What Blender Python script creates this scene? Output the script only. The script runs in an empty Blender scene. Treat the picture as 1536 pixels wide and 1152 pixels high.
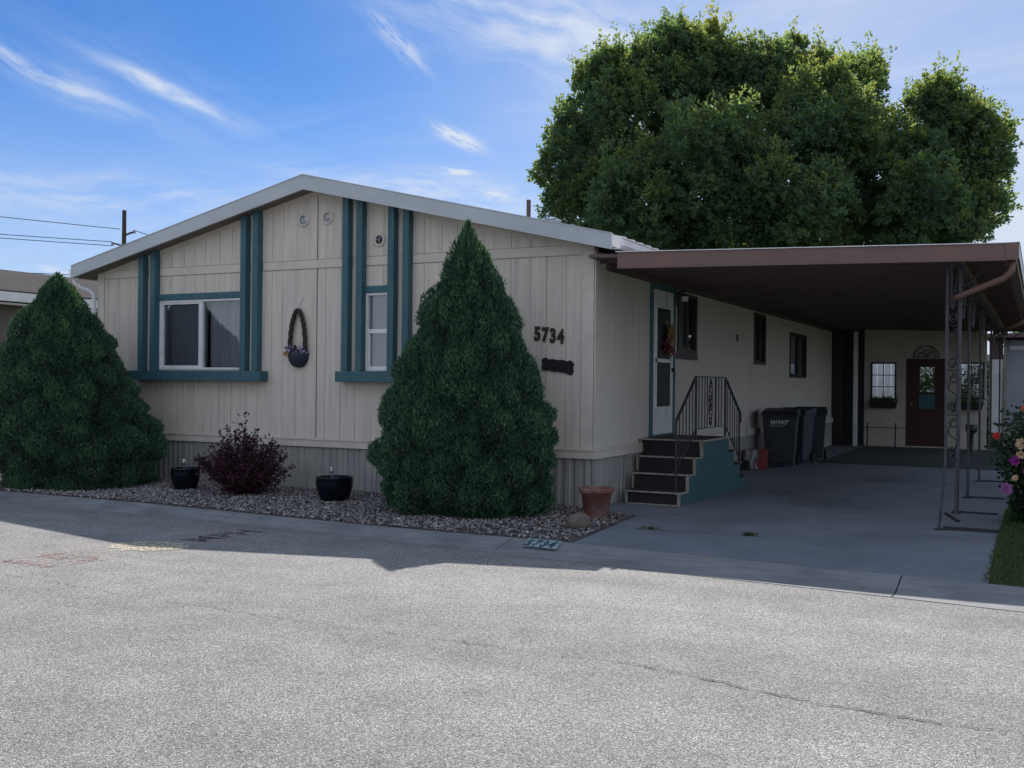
import bpy, math, random
import numpy as np
from mathutils import Vector, Matrix
R = math.radians
random.seed(5)
rng = np.random.default_rng(7)
S = bpy.context.scene
COL = S.collection

# ---------------------------------------------------------------- camera
cam_d = bpy.data.cameras.new("camera")
cam = bpy.data.objects.new("camera", cam_d)
COL.objects.link(cam)
cam_d.sensor_width = 36.0
cam_d.lens = 1563.0 / 1536.0 * 36.0
cam_d.clip_start = 0.05
cam_d.clip_end = 2000
YAW, ROLL = R(27), R(0.57)
fw = Vector((-math.sin(YAW), math.cos(YAW), 0))
rt = Vector((math.cos(YAW), math.sin(YAW), 0))
up = Vector((0, 0, 1))
rr = math.cos(ROLL) * rt + math.sin(ROLL) * up
uu = -math.sin(ROLL) * rt + math.cos(ROLL) * up
m = Matrix((rr, uu, -fw)).transposed().to_4x4()
m.translation = Vector((4.89, -11.80, 1.5))
cam.matrix_world = m
S.camera = cam

# ---------------------------------------------------------------- light
SUN_FROM = Vector((-0.375, 1.02, 1.0)).normalized()
sun_el = math.asin(SUN_FROM.z)
sun_az = math.atan2(SUN_FROM.x, SUN_FROM.y)        # from +Y towards +X
W = bpy.data.worlds.new("World"); S.world = W; W.use_nodes = True
nt = W.node_tree; nt.nodes.clear()
def N(t, **k):
    n = nt.nodes.new(t)
    for a, b in k.items(): setattr(n, a, b)
    return n
sky = N('ShaderNodeTexSky'); sky.sky_type = 'NISHITA'; sky.sun_disc = False
sky.sun_elevation = sun_el; sky.sun_rotation = sun_az
sky.altitude = 1300; sky.air_density = 1.0; sky.dust_density = 0.6; sky.ozone_density = 2.2
tc = N('ShaderNodeTexCoord')
sep = N('ShaderNodeSeparateXYZ'); nt.links.new(tc.outputs['Generated'], sep.inputs[0])
zc = N('ShaderNodeMath', operation='MAXIMUM'); zc.inputs[1].default_value = 0.03
nt.links.new(sep.outputs['Z'], zc.inputs[0])
za = N('ShaderNodeMath', operation='ADD'); za.inputs[1].default_value = 0.12
nt.links.new(zc.outputs[0], za.inputs[0])
dx = N('ShaderNodeMath', operation='DIVIDE'); nt.links.new(sep.outputs['X'], dx.inputs[0]); nt.links.new(za.outputs[0], dx.inputs[1])
dy = N('ShaderNodeMath', operation='DIVIDE'); nt.links.new(sep.outputs['Y'], dy.inputs[0]); nt.links.new(za.outputs[0], dy.inputs[1])
cmb = N('ShaderNodeCombineXYZ'); nt.links.new(dx.outputs[0], cmb.inputs[0]); nt.links.new(dy.outputs[0], cmb.inputs[1])
def cloud(rotz, scl, loc, nscale, detail, lo, hi, dist):
    mp = N('ShaderNodeMapping'); mp.inputs['Rotation'].default_value = (0, 0, rotz)
    mp.inputs['Scale'].default_value = scl; mp.inputs['Location'].default_value = loc
    nt.links.new(cmb.outputs[0], mp.inputs[0])
    no = N('ShaderNodeTexNoise'); no.inputs['Scale'].default_value = nscale
    no.inputs['Detail'].default_value = detail; no.inputs['Roughness'].default_value = 0.58
    no.inputs['Distortion'].default_value = dist
    nt.links.new(mp.outputs[0], no.inputs['Vector'])
    rp = N('ShaderNodeMapRange'); rp.interpolation_type = 'SMOOTHSTEP'
    rp.inputs[1].default_value = lo; rp.inputs[2].default_value = hi
    nt.links.new(no.outputs['Fac'], rp.inputs[0])
    return rp.outputs[0]
def mth(op, a, b, clamp=False):
    n = N('ShaderNodeMath', operation=op); n.use_clamp = clamp
    for i, v in enumerate((a, b)):
        if isinstance(v, (int, float)): n.inputs[i].default_value = v
        else: nt.links.new(v, n.inputs[i])
    return n.outputs[0]
# thin streaks, a broad veil to the right of the view and low haze
streak = cloud(R(38), (0.55, 2.2, 1), (3.1, 0.4, 0), 1.5, 9, 0.50, 0.78, 0.5)
patch = cloud(0.3, (1, 1, 1), (1.7, 5.2, 0), 0.55, 3, 0.42, 0.66, 0.2)
veil = cloud(R(38), (0.6, 1.2, 1), (0.2, 7.3, 0), 0.9, 6, 0.30, 0.75, 0.8)
dotr = N('ShaderNodeVectorMath', operation='DOT_PRODUCT'); nt.links.new(tc.outputs['Generated'], dotr.inputs[0])
dotr.inputs[1].default_value = (rt.x, rt.y, 0.35)
rmask = N('ShaderNodeMapRange'); rmask.interpolation_type = 'SMOOTHSTEP'
rmask.inputs[1].default_value = -0.16; rmask.inputs[2].default_value = 0.42
nt.links.new(dotr.outputs['Value'], rmask.inputs[0])
hz = N('ShaderNodeMapRange'); hz.interpolation_type = 'SMOOTHSTEP'
hz.inputs[1].default_value = 0.30; hz.inputs[2].default_value = 0.02
nt.links.new(sep.outputs['Z'], hz.inputs[0])
puff = cloud(0.0, (1, 1, 1), (9.1, 2.2, 0), 2.6, 8, 0.60, 0.74, 0.3)
def wisp(c, d, half, wid, nloc, nsc, amt, lo=0.38, hi=0.72):
    # one cirrus wisp: a long soft ellipse about the sky direction c, broken up by fibres that run along d
    c = Vector(c).normalized(); d = Vector(d); d = (d - c * d.dot(c)).normalized(); e = c.cross(d)
    def dot(v):
        n = N('ShaderNodeVectorMath', operation='DOT_PRODUCT'); nt.links.new(tc.outputs['Generated'], n.inputs[0]); n.inputs[1].default_value = v; return n.outputs['Value']
    u, v, w = dot(d), dot(e), dot(c)
    wn = N('ShaderNodeTexNoise'); wn.inputs['Scale'].default_value = 9; wn.inputs['Detail'].default_value = 3; nt.links.new(tc.outputs['Generated'], wn.inputs['Vector'])
    v = mth('ADD', v, mth('MULTIPLY', mth('SUBTRACT', wn.outputs['Fac'], 0.5), wid * 1.6))
    q = mth('ADD', mth('POWER', mth('ABSOLUTE', mth('DIVIDE', u, half), 0), 2), mth('POWER', mth('ABSOLUTE', mth('DIVIDE', v, wid), 0), 2))
    fall = mth('POWER', 2.718, mth('MULTIPLY', q, -1))
    cb = N('ShaderNodeCombineXYZ'); nt.links.new(mth('MULTIPLY', u, nsc), cb.inputs[0]); nt.links.new(mth('MULTIPLY', v, nsc * 4.5), cb.inputs[1]); cb.inputs[2].default_value = nloc
    no = N('ShaderNodeTexNoise'); no.inputs['Scale'].default_value = 1.0; no.inputs['Detail'].default_value = 8; no.inputs['Roughness'].default_value = .6; no.inputs['Distortion'].default_value = .25
    nt.links.new(cb.outputs[0], no.inputs['Vector'])
    r = N('ShaderNodeMapRange'); r.interpolation_type = 'SMOOTHSTEP'; r.inputs[1].default_value = lo; r.inputs[2].default_value = hi
    nt.links.new(no.outputs['Fac'], r.inputs[0])
    front = mth('GREATER_THAN', w, 0.0)
    return mth('MULTIPLY', mth('MULTIPLY', mth('MULTIPLY', fall, r.outputs[0]), amt), front)
ws = [wisp((-.752, .607, .256), (.538, .781, -.317), .075, .010, 1.3, 16, .85, .25, .70),
      wisp((-.700, .665, .262), (.57, .76, -.30), .11, .034, 4.3, 10, .26, .3, .8),
      wisp((-.689, .679, .256), (.604, .731, -.318), .058, .007, 7.7, 18, 1.0, .2, .65),
      wisp((-.523, .794, .310), (.483, .576, -.659), .030, .008, 2.7, 40, .8, .3, .65),
      wisp((-.488, .842, .229), (.741, .536, -.404), .022, .006, 5.1, 50, 1.1, .25, .6),
      wisp((-.400, .855, .330), (.818, .515, -.256), .16, .035, 9.1, 10, .75, .3, .7),
      wisp((-.520, .835, .180), (.85, .50, -.10), .13, .018, 3.3, 14, .55, .35, .7),
      wisp((-.74, .645, .165), (.80, .60, -.0), .20, .020, 6.6, 10, .5, .35, .7),
      wisp((-.495, .852, .200), (.8, .5, -.1), .012, .004, 8.6, 45, .9, .40, .62),
      wisp((-.462, .871, .178), (.8, .5, -.1), .011, .004, 1.9, 45, .9, .38, .6)]
wsum = ws[0]
for w_ in ws[1:]: wsum = mth('ADD', wsum, w_)
a1 = mth('ADD', mth('MULTIPLY', mth('MULTIPLY', streak, patch), 0.25), wsum)
a2 = mth('MULTIPLY', mth('ADD', mth('MULTIPLY', veil, 0.52), 0.40), rmask.outputs[0])
a3 = mth('MULTIPLY', hz.outputs[0], 0.66)
a4 = mth('MULTIPLY', mth('MULTIPLY', puff, hz.outputs[0]), 0.6)
# unseen bright cloud bank added behind the photographer to fill the shaded front wall
dotb = N('ShaderNodeVectorMath', operation='DOT_PRODUCT'); nt.links.new(tc.outputs['Generated'], dotb.inputs[0])
dotb.inputs[1].default_value = (-0.10, -0.97, -0.15)
bmask = N('ShaderNodeMapRange'); bmask.interpolation_type = 'SMOOTHSTEP'
bmask.inputs[1].default_value = 0.05; bmask.inputs[2].default_value = 0.55
nt.links.new(dotb.outputs['Value'], bmask.inputs[0])
a5 = mth('MULTIPLY', bmask.outputs[0], mth('ADD', mth('MULTIPLY', patch, 0.35), 0.75))
fac = mth('ADD', mth('ADD', mth('ADD', a1, a2), mth('ADD', a3, a4)), a5, True)
mix = N('ShaderNodeMixRGB'); nt.links.new(fac, mix.inputs[0])
hs = N('ShaderNodeHueSaturation'); hs.inputs['Saturation'].default_value = 1.0; hs.inputs['Value'].default_value = 1.0
nt.links.new(sky.outputs[0], hs.inputs['Color'])
tint = N('ShaderNodeMixRGB', blend_type='MULTIPLY'); tint.inputs[0].default_value = 1; tint.inputs[2].default_value = (0.32, 0.61, 0.97, 1)
nt.links.new(hs.outputs[0], tint.inputs[1])
nt.links.new(tint.outputs[0], mix.inputs[1]); mix.inputs[2].default_value = (5.9, 6.6, 7.9, 1)
bg = N('ShaderNodeBackground'); bg.inputs['Strength'].default_value = 0.08
nt.links.new(mix.outputs[0], bg.inputs[0])
wo = N('ShaderNodeOutputWorld'); nt.links.new(bg.outputs[0], wo.inputs[0])

sl = bpy.data.lights.new("sun", 'SUN'); sl.energy = 4.2; sl.angle = R(0.53); sl.color = (1.0, 0.94, 0.86)
so = bpy.data.objects.new("sun", sl); COL.objects.link(so)
so.rotation_euler = SUN_FROM.to_track_quat('Z', 'Y').to_euler(); so.location = (0, 0, 30)
vs = S.view_settings
vs.view_transform = 'Standard'; vs.look = 'None'; vs.gamma = 1; vs.use_curve_mapping = False
vs.exposure = 0.5
S.render.engine = 'CYCLES'
S.cycles.max_bounces = 6; S.cycles.transparent_max_bounces = 8
S.cycles.use_denoising = True

# ---------------------------------------------------------------- materials
def mat(name, col, rough=0.7, col2=None, nscale=8, stretch=(1, 1, 1), lo=0.35, hi=0.65, bump=0.0, bscale=60,
        metal=0.0, spec=0.5, transl=None, col3=None, n3=1.5, f3=0.5, coat=0.0, st3=None):
    M = bpy.data.materials.new(name); M.use_nodes = True
    t = M.node_tree; b = t.nodes['Principled BSDF']
    b.inputs['Roughness'].default_value = rough; b.inputs['Metallic'].default_value = metal
    b.inputs['Specular IOR Level'].default_value = spec
    if coat: b.inputs['Coat Weight'].default_value = coat; b.inputs['Coat Roughness'].default_value = 0.08
    c = (*col, 1)
    b.inputs['Base Color'].default_value = c
    tcn = t.nodes.new('ShaderNodeTexCoord'); mp = t.nodes.new('ShaderNodeMapping'); mp.inputs['Scale'].default_value = stretch
    t.links.new(tcn.outputs['Object'], mp.inputs[0])
    colout = None
    if col2:
        n = t.nodes.new('ShaderNodeTexNoise'); n.inputs['Scale'].default_value = nscale; n.inputs['Detail'].default_value = 6
        t.links.new(mp.outputs[0], n.inputs['Vector'])
        r = t.nodes.new('ShaderNodeMapRange'); r.inputs[1].default_value = lo; r.inputs[2].default_value = hi
        t.links.new(n.outputs['Fac'], r.inputs[0])
        x = t.nodes.new('ShaderNodeMixRGB'); x.inputs[1].default_value = c; x.inputs[2].default_value = (*col2, 1)
        t.links.new(r.outputs[0], x.inputs[0]); colout = x.outputs[0]
        if col3:
            n = t.nodes.new('ShaderNodeTexNoise'); n.inputs['Scale'].default_value = n3; n.inputs['Detail'].default_value = 5
            if st3:
                mp3 = t.nodes.new('ShaderNodeMapping'); mp3.inputs['Scale'].default_value = st3
                t.links.new(tcn.outputs['Object'], mp3.inputs[0]); t.links.new(mp3.outputs[0], n.inputs['Vector'])
            else: t.links.new(tcn.outputs['Object'], n.inputs['Vector'])
            r = t.nodes.new('ShaderNodeMapRange'); r.inputs[1].default_value = 0.45 if not st3 else 0.52; r.inputs[2].default_value = 0.7 if not st3 else .80
            r.inputs[4].default_value = f3
            t.links.new(n.outputs['Fac'], r.inputs[0])
            y = t.nodes.new('ShaderNodeMixRGB'); t.links.new(colout, y.inputs[1]); y.inputs[2].default_value = (*col3, 1)
            t.links.new(r.outputs[0], y.inputs[0]); colout = y.outputs[0]
        t.links.new(colout, b.inputs['Base Color'])
    if bump:
        n = t.nodes.new('ShaderNodeTexNoise'); n.inputs['Scale'].default_value = bscale; n.inputs['Detail'].default_value = 4
        t.links.new(mp.outputs[0], n.inputs['Vector'])
        bp = t.nodes.new('ShaderNodeBump'); bp.inputs['Strength'].default_value = bump; bp.inputs['Distance'].default_value = 0.01
        t.links.new(n.outputs['Fac'], bp.inputs['Height']); t.links.new(bp.outputs[0], b.inputs['Normal'])
    if transl:
        tr = t.nodes.new('ShaderNodeBsdfTranslucent'); tr.inputs[0].default_value = (*transl[:3], 1)
        ms = t.nodes.new('ShaderNodeMixShader'); ms.inputs[0].default_value = transl[3]
        t.links.new(b.outputs[0], ms.inputs[1]); t.links.new(tr.outputs[0], ms.inputs[2])
        t.links.new(ms.outputs[0], t.nodes['Material Output'].inputs[0])
    return M

def leafmat(name, cols, transl, rough=0.6, tfac=0.35, spec=0.3):
    """colour from a per-face tone attribute; cols = list of (pos, rgb)"""
    M = bpy.data.materials.new(name); M.use_nodes = True
    t = M.node_tree; b = t.nodes['Principled BSDF']; b.inputs['Roughness'].default_value = rough
    b.inputs['Specular IOR Level'].default_value = spec
    at = t.nodes.new('ShaderNodeAttribute'); at.attribute_name = 'rnd'
    cr = t.nodes.new('ShaderNodeValToRGB')
    while len(cr.color_ramp.elements) < len(cols): cr.color_ramp.elements.new(0.5)
    for e, (p, c) in zip(cr.color_ramp.elements, cols): e.position = p; e.color = (*c, 1)
    t.links.new(at.outputs['Fac'], cr.inputs[0]); t.links.new(cr.outputs[0], b.inputs['Base Color'])
    if tfac:
        tr = t.nodes.new('ShaderNodeBsdfTranslucent')
        mx = t.nodes.new('ShaderNodeMixRGB'); mx.blend_type = 'MULTIPLY'; mx.inputs[0].default_value = 1
        mx.inputs[2].default_value = (*transl, 1)
        t.links.new(cr.outputs[0], mx.inputs[1]); t.links.new(mx.outputs[0], tr.inputs[0])
        ms = t.nodes.new('ShaderNodeMixShader'); ms.inputs[0].default_value = tfac
        t.links.new(b.outputs[0], ms.inputs[1]); t.links.new(tr.outputs[0], ms.inputs[2])
        t.links.new(ms.outputs[0], t.nodes['Material Output'].inputs[0])
    return M

def glassmat(name, tint, refl=0.25, rough=0.02):
    M = bpy.data.materials.new(name); M.use_nodes = True
    t = M.node_tree; t.nodes.clear()
    o = t.nodes.new('ShaderNodeOutputMaterial'); ms = t.nodes.new('ShaderNodeMixShader')
    tr = t.nodes.new('ShaderNodeBsdfTransparent'); tr.inputs[0].default_value = (*tint, 1)
    gl = t.nodes.new('ShaderNodeBsdfGlossy'); gl.inputs['Roughness'].default_value = rough
    lw = t.nodes.new('ShaderNodeFresnel'); lw.inputs[0].default_value = 1.5
    ad = t.nodes.new('ShaderNodeMath'); ad.operation = 'ADD'; ad.inputs[1].default_value = refl; ad.use_clamp = True
    t.links.new(lw.outputs[0], ad.inputs[0]); t.links.new(ad.outputs[0], ms.inputs[0])
    t.links.new(tr.outputs[0], ms.inputs[1]); t.links.new(gl.outputs[0], ms.inputs[2]); t.links.new(ms.outputs[0], o.inputs[0])
    return M

def asphalt():
    M = bpy.data.materials.new("asphalt"); M.use_nodes = True
    t = M.node_tree; b = t.nodes['Principled BSDF']; b.inputs['Roughness'].default_value = 0.85
    L = t.links
    tcn = t.nodes.new('ShaderNodeTexCoord')
    v = t.nodes.new('ShaderNodeTexVoronoi'); v.inputs['Scale'].default_value = 160
    L.new(tcn.outputs['Object'], v.inputs['Vector'])
    sp = t.nodes.new('ShaderNodeSeparateColor'); L.new(v.outputs['Color'], sp.inputs[0])
    cr = t.nodes.new('ShaderNodeValToRGB')
    el = cr.color_ramp.elements
    el[0].position = 0; el[0].color = (0.085, 0.083, 0.082, 1)
    el[1].position = 1; el[1].color = (0.68, 0.665, 0.64, 1)
    e = el.new(0.45); e.color = (0.27, 0.265, 0.26, 1)
    e = el.new(0.82); e.color = (0.37, 0.365, 0.355, 1)
    L.new(sp.outputs[0], cr.inputs[0])
    # dark binder between the chips
    dr = t.nodes.new('ShaderNodeMapRange'); dr.inputs[1].default_value = 0.35; dr.inputs[2].default_value = 0.75
    dr.inputs[3].default_value = 1.0; dr.inputs[4].default_value = 0.55
    L.new(v.outputs['Distance'], dr.inputs[0])
    mx = t.nodes.new('ShaderNodeMixRGB'); mx.blend_type = 'MULTIPLY'; mx.inputs[0].default_value = 1
    L.new(cr.outputs[0], mx.inputs[1]); L.new(dr.outputs[0], mx.inputs[2])
    # broad tone variation, tyre bands along the street
    mp = t.nodes.new('ShaderNodeMapping'); mp.inputs['Scale'].default_value = (0.12, 1.0, 1); mp.inputs['Rotation'].default_value = (0, 0, 0.05)
    L.new(tcn.outputs['Object'], mp.inputs[0])
    n = t.nodes.new('ShaderNodeTexNoise'); n.inputs['Scale'].default_value = 0.8; n.inputs['Detail'].default_value = 5
    L.new(mp.outputs[0], n.inputs['Vector'])
    n2 = t.nodes.new('ShaderNodeTexNoise'); n2.inputs['Scale'].default_value = 2.3; n2.inputs['Detail'].default_value = 8
    L.new(tcn.outputs['Object'], n2.inputs['Vector'])
    ad = t.nodes.new('ShaderNodeMath'); ad.operation = 'ADD'; L.new(n.outputs['Fac'], ad.inputs[0]); L.new(n2.outputs['Fac'], ad.inputs[1])
    r = t.nodes.new('ShaderNodeMapRange'); r.inputs[1].default_value = 0.7; r.inputs[2].default_value = 1.3
    r.inputs[3].default_value = 0.76; r.inputs[4].default_value = 1.18
    L.new(ad.outputs[0], r.inputs[0])
    m2 = t.nodes.new('ShaderNodeMixRGB'); m2.blend_type = 'MULTIPLY'; m2.inputs[0].default_value = 1
    L.new(mx.outputs[0], m2.inputs[1]); L.new(r.outputs[0], m2.inputs[2])
    L.new(m2.outputs[0], b.inputs['Base Color'])
    bp = t.nodes.new('ShaderNodeBump'); bp.inputs['Strength'].default_value = 0.75; bp.inputs['Distance'].default_value = 0.006
    bp.invert = True
    L.new(v.outputs['Distance'], bp.inputs['Height']); L.new(bp.outputs[0], b.inputs['Normal'])
    return M

def paintmat(name, col, cover=0.5, base=None):
    """worn road paint: patchy alpha over the asphalt"""
    M = bpy.data.materials.new(name); M.use_nodes = True
    t = M.node_tree; b = t.nodes['Principled BSDF']; b.inputs['Roughness'].default_value = 0.8
    b.inputs['Base Color'].default_value = (*col, 1)
    tcn = t.nodes.new('ShaderNodeTexCoord')
    n = t.nodes.new('ShaderNodeTexNoise'); n.inputs['Scale'].default_value = 38; n.inputs['Detail'].default_value = 6
    t.links.new(tcn.outputs['Object'], n.inputs['Vector'])
    r = t.nodes.new('ShaderNodeMapRange'); r.inputs[1].default_value = 0.62 - cover * 0.3; r.inputs[2].default_value = 0.72 - cover * 0.3
    r.inputs[3].default_value = 0.0; r.inputs[4].default_value = 0.9
    t.links.new(n.outputs['Fac'], r.inputs[0])
    t.links.new(r.outputs[0], b.inputs['Alpha'])
    return M

M = {}
M['asphalt'] = asphalt()
M['concrete'] = mat('concrete', (0.165, 0.185, 0.215), 0.85, (0.135, 0.155, 0.18), 3.0, (1, 1, 1), 0.35, 0.7, 0.25, 90, col3=(0.09, 0.105, 0.12), n3=0.8, f3=0.6)
M['kerb'] = mat('kerb_concrete', (0.25, 0.255, 0.26), 0.85, (0.17, 0.175, 0.18), 5.0, (0.6, 2.5, 1), 0.3, 0.7, 0.3, 80, col3=(0.12, 0.12, 0.125), n3=2.0, f3=0.6)
M['soil'] = mat('soil', (0.055, 0.045, 0.04), 0.95, (0.10, 0.085, 0.075), 12, bump=0.5)
M['crack'] = mat('crack_tar', (0.05, 0.048, 0.045), 0.9)
M['siding'] = mat('cream_siding_paint', (0.66, 0.60, 0.515), 0.72, (0.56, 0.51, 0.445), 2.2, (9, 9, 0.5), 0.35, 0.72, 0.12, 30, col3=(0.30, 0.28, 0.26), n3=1.6, f3=0.38, st3=(5, 5, .55))
M['siding_side'] = mat('greige_siding_paint', (0.65, 0.60, 0.53), 0.72, (0.56, 0.52, 0.465), 2.5, (12, 12, 0.3), 0.35, 0.7, 0.12, 30)
M['skirt'] = mat('skirting_metal', (0.37, 0.35, 0.325), 0.6, (0.27, 0.26, 0.25), 2.0, (8, 8, 0.6), 0.35, 0.7, 0.08, 30, col3=(0.2, 0.2, 0.2), n3=1.5, f3=0.5)
M['trim'] = mat('cream_trim_paint', (0.64, 0.585, 0.505), 0.65, (0.55, 0.505, 0.445), 4.0, (1, 1, 1), 0.4, 0.7, 0.08, 40)
M['teal'] = mat('teal_paint', (0.030, 0.105, 0.135), 0.6, (0.048, 0.135, 0.16), 3.0, (5, 5, 0.6), 0.4, 0.75, 0.1, 40, col3=(0.09, 0.15, 0.16), n3=4, f3=0.35)
M['teal_dk'] = mat('teal_stair_paint', (0.008, 0.072, 0.085), 0.6, (0.013, 0.085, 0.098), 3.0, (2, 2, 1), 0.4, 0.75, 0.05, 40)
M['fascia'] = mat('pale_metal_fascia', (0.50, 0.53, 0.55), 0.45, (0.44, 0.47, 0.49), 1.5, (1, 1, 3), 0.35, 0.7)
M['white'] = mat('white_metal', (0.78, 0.79, 0.79), 0.4, (0.66, 0.67, 0.67), 4)
M['roof'] = mat('white_roof_metal', (0.72, 0.73, 0.73), 0.4, (0.6, 0.6, 0.6), 2)
M['soffit'] = mat('soffit_brown', (0.20, 0.165, 0.14), 0.8, (0.15, 0.12, 0.10), 5)
M['brown'] = mat('brown_fascia_metal', (0.175, 0.100, 0.082), 0.5, (0.14, 0.084, 0.072), 1.2, (1, 1, 3), 0.35, 0.7)
M['pan'] = mat('brown_roof_pan', (0.12, 0.078, 0.078), 0.6, (0.09, 0.06, 0.062), 3)
M['iron'] = mat('black_wrought_iron', (0.012, 0.012, 0.015), 0.45, (0.025, 0.023, 0.024), 25)
M['iron_grey'] = mat('worn_iron_paint', (0.022, 0.024, 0.03), 0.5, (0.06, 0.06, 0.07), 14, (4, 4, 0.7))
M['black'] = mat('black_felt', (0.012, 0.012, 0.013), 0.95, (0.02, 0.02, 0.021), 40)
M['plaque'] = mat('dark_bronze', (0.012, 0.011, 0.013), 0.5, (0.02, 0.018, 0.02), 12, bump=0.3, bscale=30)
M['nosing'] = mat('tan_stair_nosing', (0.33, 0.30, 0.24), 0.6, (0.2, 0.18, 0.14), 12)
M['bronze'] = mat('dark_window_frame', (0.028, 0.024, 0.022), 0.45)
M['screen'] = mat('window_screen', (0.010, 0.012, 0.016), 0.6)
M['mesh_screen'] = mat('insect_screen_mesh', (0.32, 0.33, 0.36), 0.8); M['mesh_screen'].node_tree.nodes['Principled BSDF'].inputs['Alpha'].default_value = 0.5
M['dark'] = mat('dark_interior', (0.03, 0.028, 0.028), 0.9)
M['curtain'] = mat('pale_curtain', (0.48, 0.50, 0.52), 0.9, (0.36, 0.38, 0.40), 3, (10, 1, 0.4), 0.4, 0.6)
M['glass'] = glassmat('window_glass', (0.78, 0.82, 0.86), 0.11)
M['glass_clear'] = glassmat('clear_glass', (0.97, 0.98, 0.97), -0.03)
M['terra'] = mat('terracotta', (0.20, 0.065, 0.05), 0.8, (0.13, 0.06, 0.055), 9, (1, 1, 0.5), 0.4, 0.65, 0.3, 40, col3=(0.30, 0.22, 0.19), n3=6, f3=0.6)
M['glaze'] = mat('black_glazed_ceramic', (0.003, 0.005, 0.009), 0.25, (0.005, 0.008, 0.013), 5, spec=.3)
M['lamp_white'] = mat('frosted_plastic', (0.7, 0.7, 0.68), 0.4)
M['steel'] = mat('galvanised_steel', (0.35, 0.36, 0.37), 0.35, (0.28, 0.29, 0.3), 20, metal=0.8)
M['rock'] = mat('tan_boulder', (0.17, 0.14, 0.105), 0.9, (0.10, 0.085, 0.075), 9, bump=0.8, bscale=22)
M['bin'] = mat('grey_bin_plastic', (0.030, 0.034, 0.045), 0.55, (0.022, 0.026, 0.036), 6)
M['letter'] = mat('white_bin_print', (0.6, 0.6, 0.6), 0.6)
M['red'] = mat('faded_red_plastic', (0.28, 0.04, 0.035), 0.6, (0.2, 0.03, 0.03), 9)
M['rag'] = mat('pale_rag', (0.42, 0.44, 0.46), 0.9, (0.3, 0.31, 0.33), 9)
M['wood'] = mat('weathered_pole_wood', (0.085, 0.06, 0.045), 0.9, (0.06, 0.045, 0.035), 6, (6, 6, 0.5))
M['bark'] = mat('bark', (0.085, 0.07, 0.055), 0.95, (0.05, 0.04, 0.032), 6, (4, 4, 0.6), bump=0.6, bscale=14)
M['reddoor'] = mat('dark_red_door_paint', (0.055, 0.012, 0.011), 0.5, (0.04, 0.009, 0.009), 5)
M['beige'] = mat('beige_back_wall', (0.56, 0.51, 0.44), 0.8, (0.48, 0.44, 0.38), 3, col3=(0.4, 0.37, 0.32), n3=1, f3=0.4)
M['rug'] = mat('green_outdoor_carpet', (0.02, 0.04, 0.035), 0.95, (0.015, 0.03, 0.03), 14)
M['lawn'] = mat('lawn_ground', (0.035, 0.055, 0.018), 0.95, (0.05, 0.06, 0.02), 9)
M['far'] = mat('far_ground', (0.10, 0.10, 0.07), 0.95, (0.06, 0.08, 0.035), 0.2)
M['shingle'] = mat('brown_shingles', (0.05, 0.042, 0.042), 0.95, (0.014, 0.013, 0.015), 7, (3, .7, 1), 0.42, 0.58, 0.3, 20, spec=.2)
M['nwall'] = mat('brown_neighbour_siding', (0.17, 0.15, 0.14), 0.8, (0.14, 0.125, 0.115), 3)
M['nblue'] = mat('grey_blue_siding', (0.33, 0.36, 0.42), 0.7, (0.29, 0.32, 0.37), 3)
M['paint_red'] = paintmat('worn_red_road_paint', (0.20, 0.11, 0.10), 0.55)
M['paint_dark'] = paintmat('worn_dark_road_paint', (0.045, 0.045, 0.05), 0.8)
M['paint_yellow'] = paintmat('worn_yellow_road_paint', (0.56, 0.50, 0.36), 0.62)
M['paint_pale'] = paintmat('worn_pale_road_paint', (0.42, 0.34, 0.33), 0.30)
M['stain'] = paintmat('oil_stain', (0.055, 0.06, 0.062), 0.5); M['stain'].node_tree.nodes['Map Range'].inputs[1].default_value = .40; M['stain'].node_tree.nodes['Map Range'].inputs[2].default_value = .75; M['stain'].node_tree.nodes['Map Range'].inputs[4].default_value = .4; M['stain'].node_tree.nodes['Noise Texture'].inputs['Scale'].default_value = 7
M['teal_patch'] = paintmat('worn_teal_kerb_paint', (0.30, 0.42, 0.44), 0.8)
M['teal_num'] = paintmat('dark_kerb_numerals', (0.01, 0.05, 0.055), 0.95)
M['digit'] = mat('dark_brown_numerals', (0.035, 0.022, 0.022), 0.5, (0.05, 0.032, 0.03), 20)
M['basket'] = mat('dark_woven_basket', (0.012, 0.022, 0.035), 0.7, (0.02, 0.035, 0.05), 30, bump=0.6, bscale=50)
M['vine'] = mat('dark_vine', (0.028, 0.022, 0.022), 0.9, (0.05, 0.035, 0.03), 20, bump=0.5)

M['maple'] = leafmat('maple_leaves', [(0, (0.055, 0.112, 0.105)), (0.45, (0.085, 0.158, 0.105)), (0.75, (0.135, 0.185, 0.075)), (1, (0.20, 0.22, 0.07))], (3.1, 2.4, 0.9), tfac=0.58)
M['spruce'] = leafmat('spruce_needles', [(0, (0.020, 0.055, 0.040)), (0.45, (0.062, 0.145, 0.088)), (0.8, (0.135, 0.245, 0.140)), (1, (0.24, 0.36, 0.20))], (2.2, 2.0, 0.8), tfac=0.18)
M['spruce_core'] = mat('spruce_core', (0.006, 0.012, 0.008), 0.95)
M['plum'] = leafmat('purple_leaves', [(0, (0.030, 0.012, 0.020)), (0.7, (0.060, 0.020, 0.034)), (1, (0.10, 0.035, 0.045))], (2, 1, 1), tfac=0.15)
M['stem'] = mat('brown_twig', (0.04, 0.025, 0.02), 0.9)
M['green'] = leafmat('green_leaves', [(0, (0.025, 0.055, 0.02)), (0.6, (0.05, 0.095, 0.03)), (1, (0.09, 0.14, 0.04))], (2.2, 2.2, 0.9), tfac=0.3)
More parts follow.
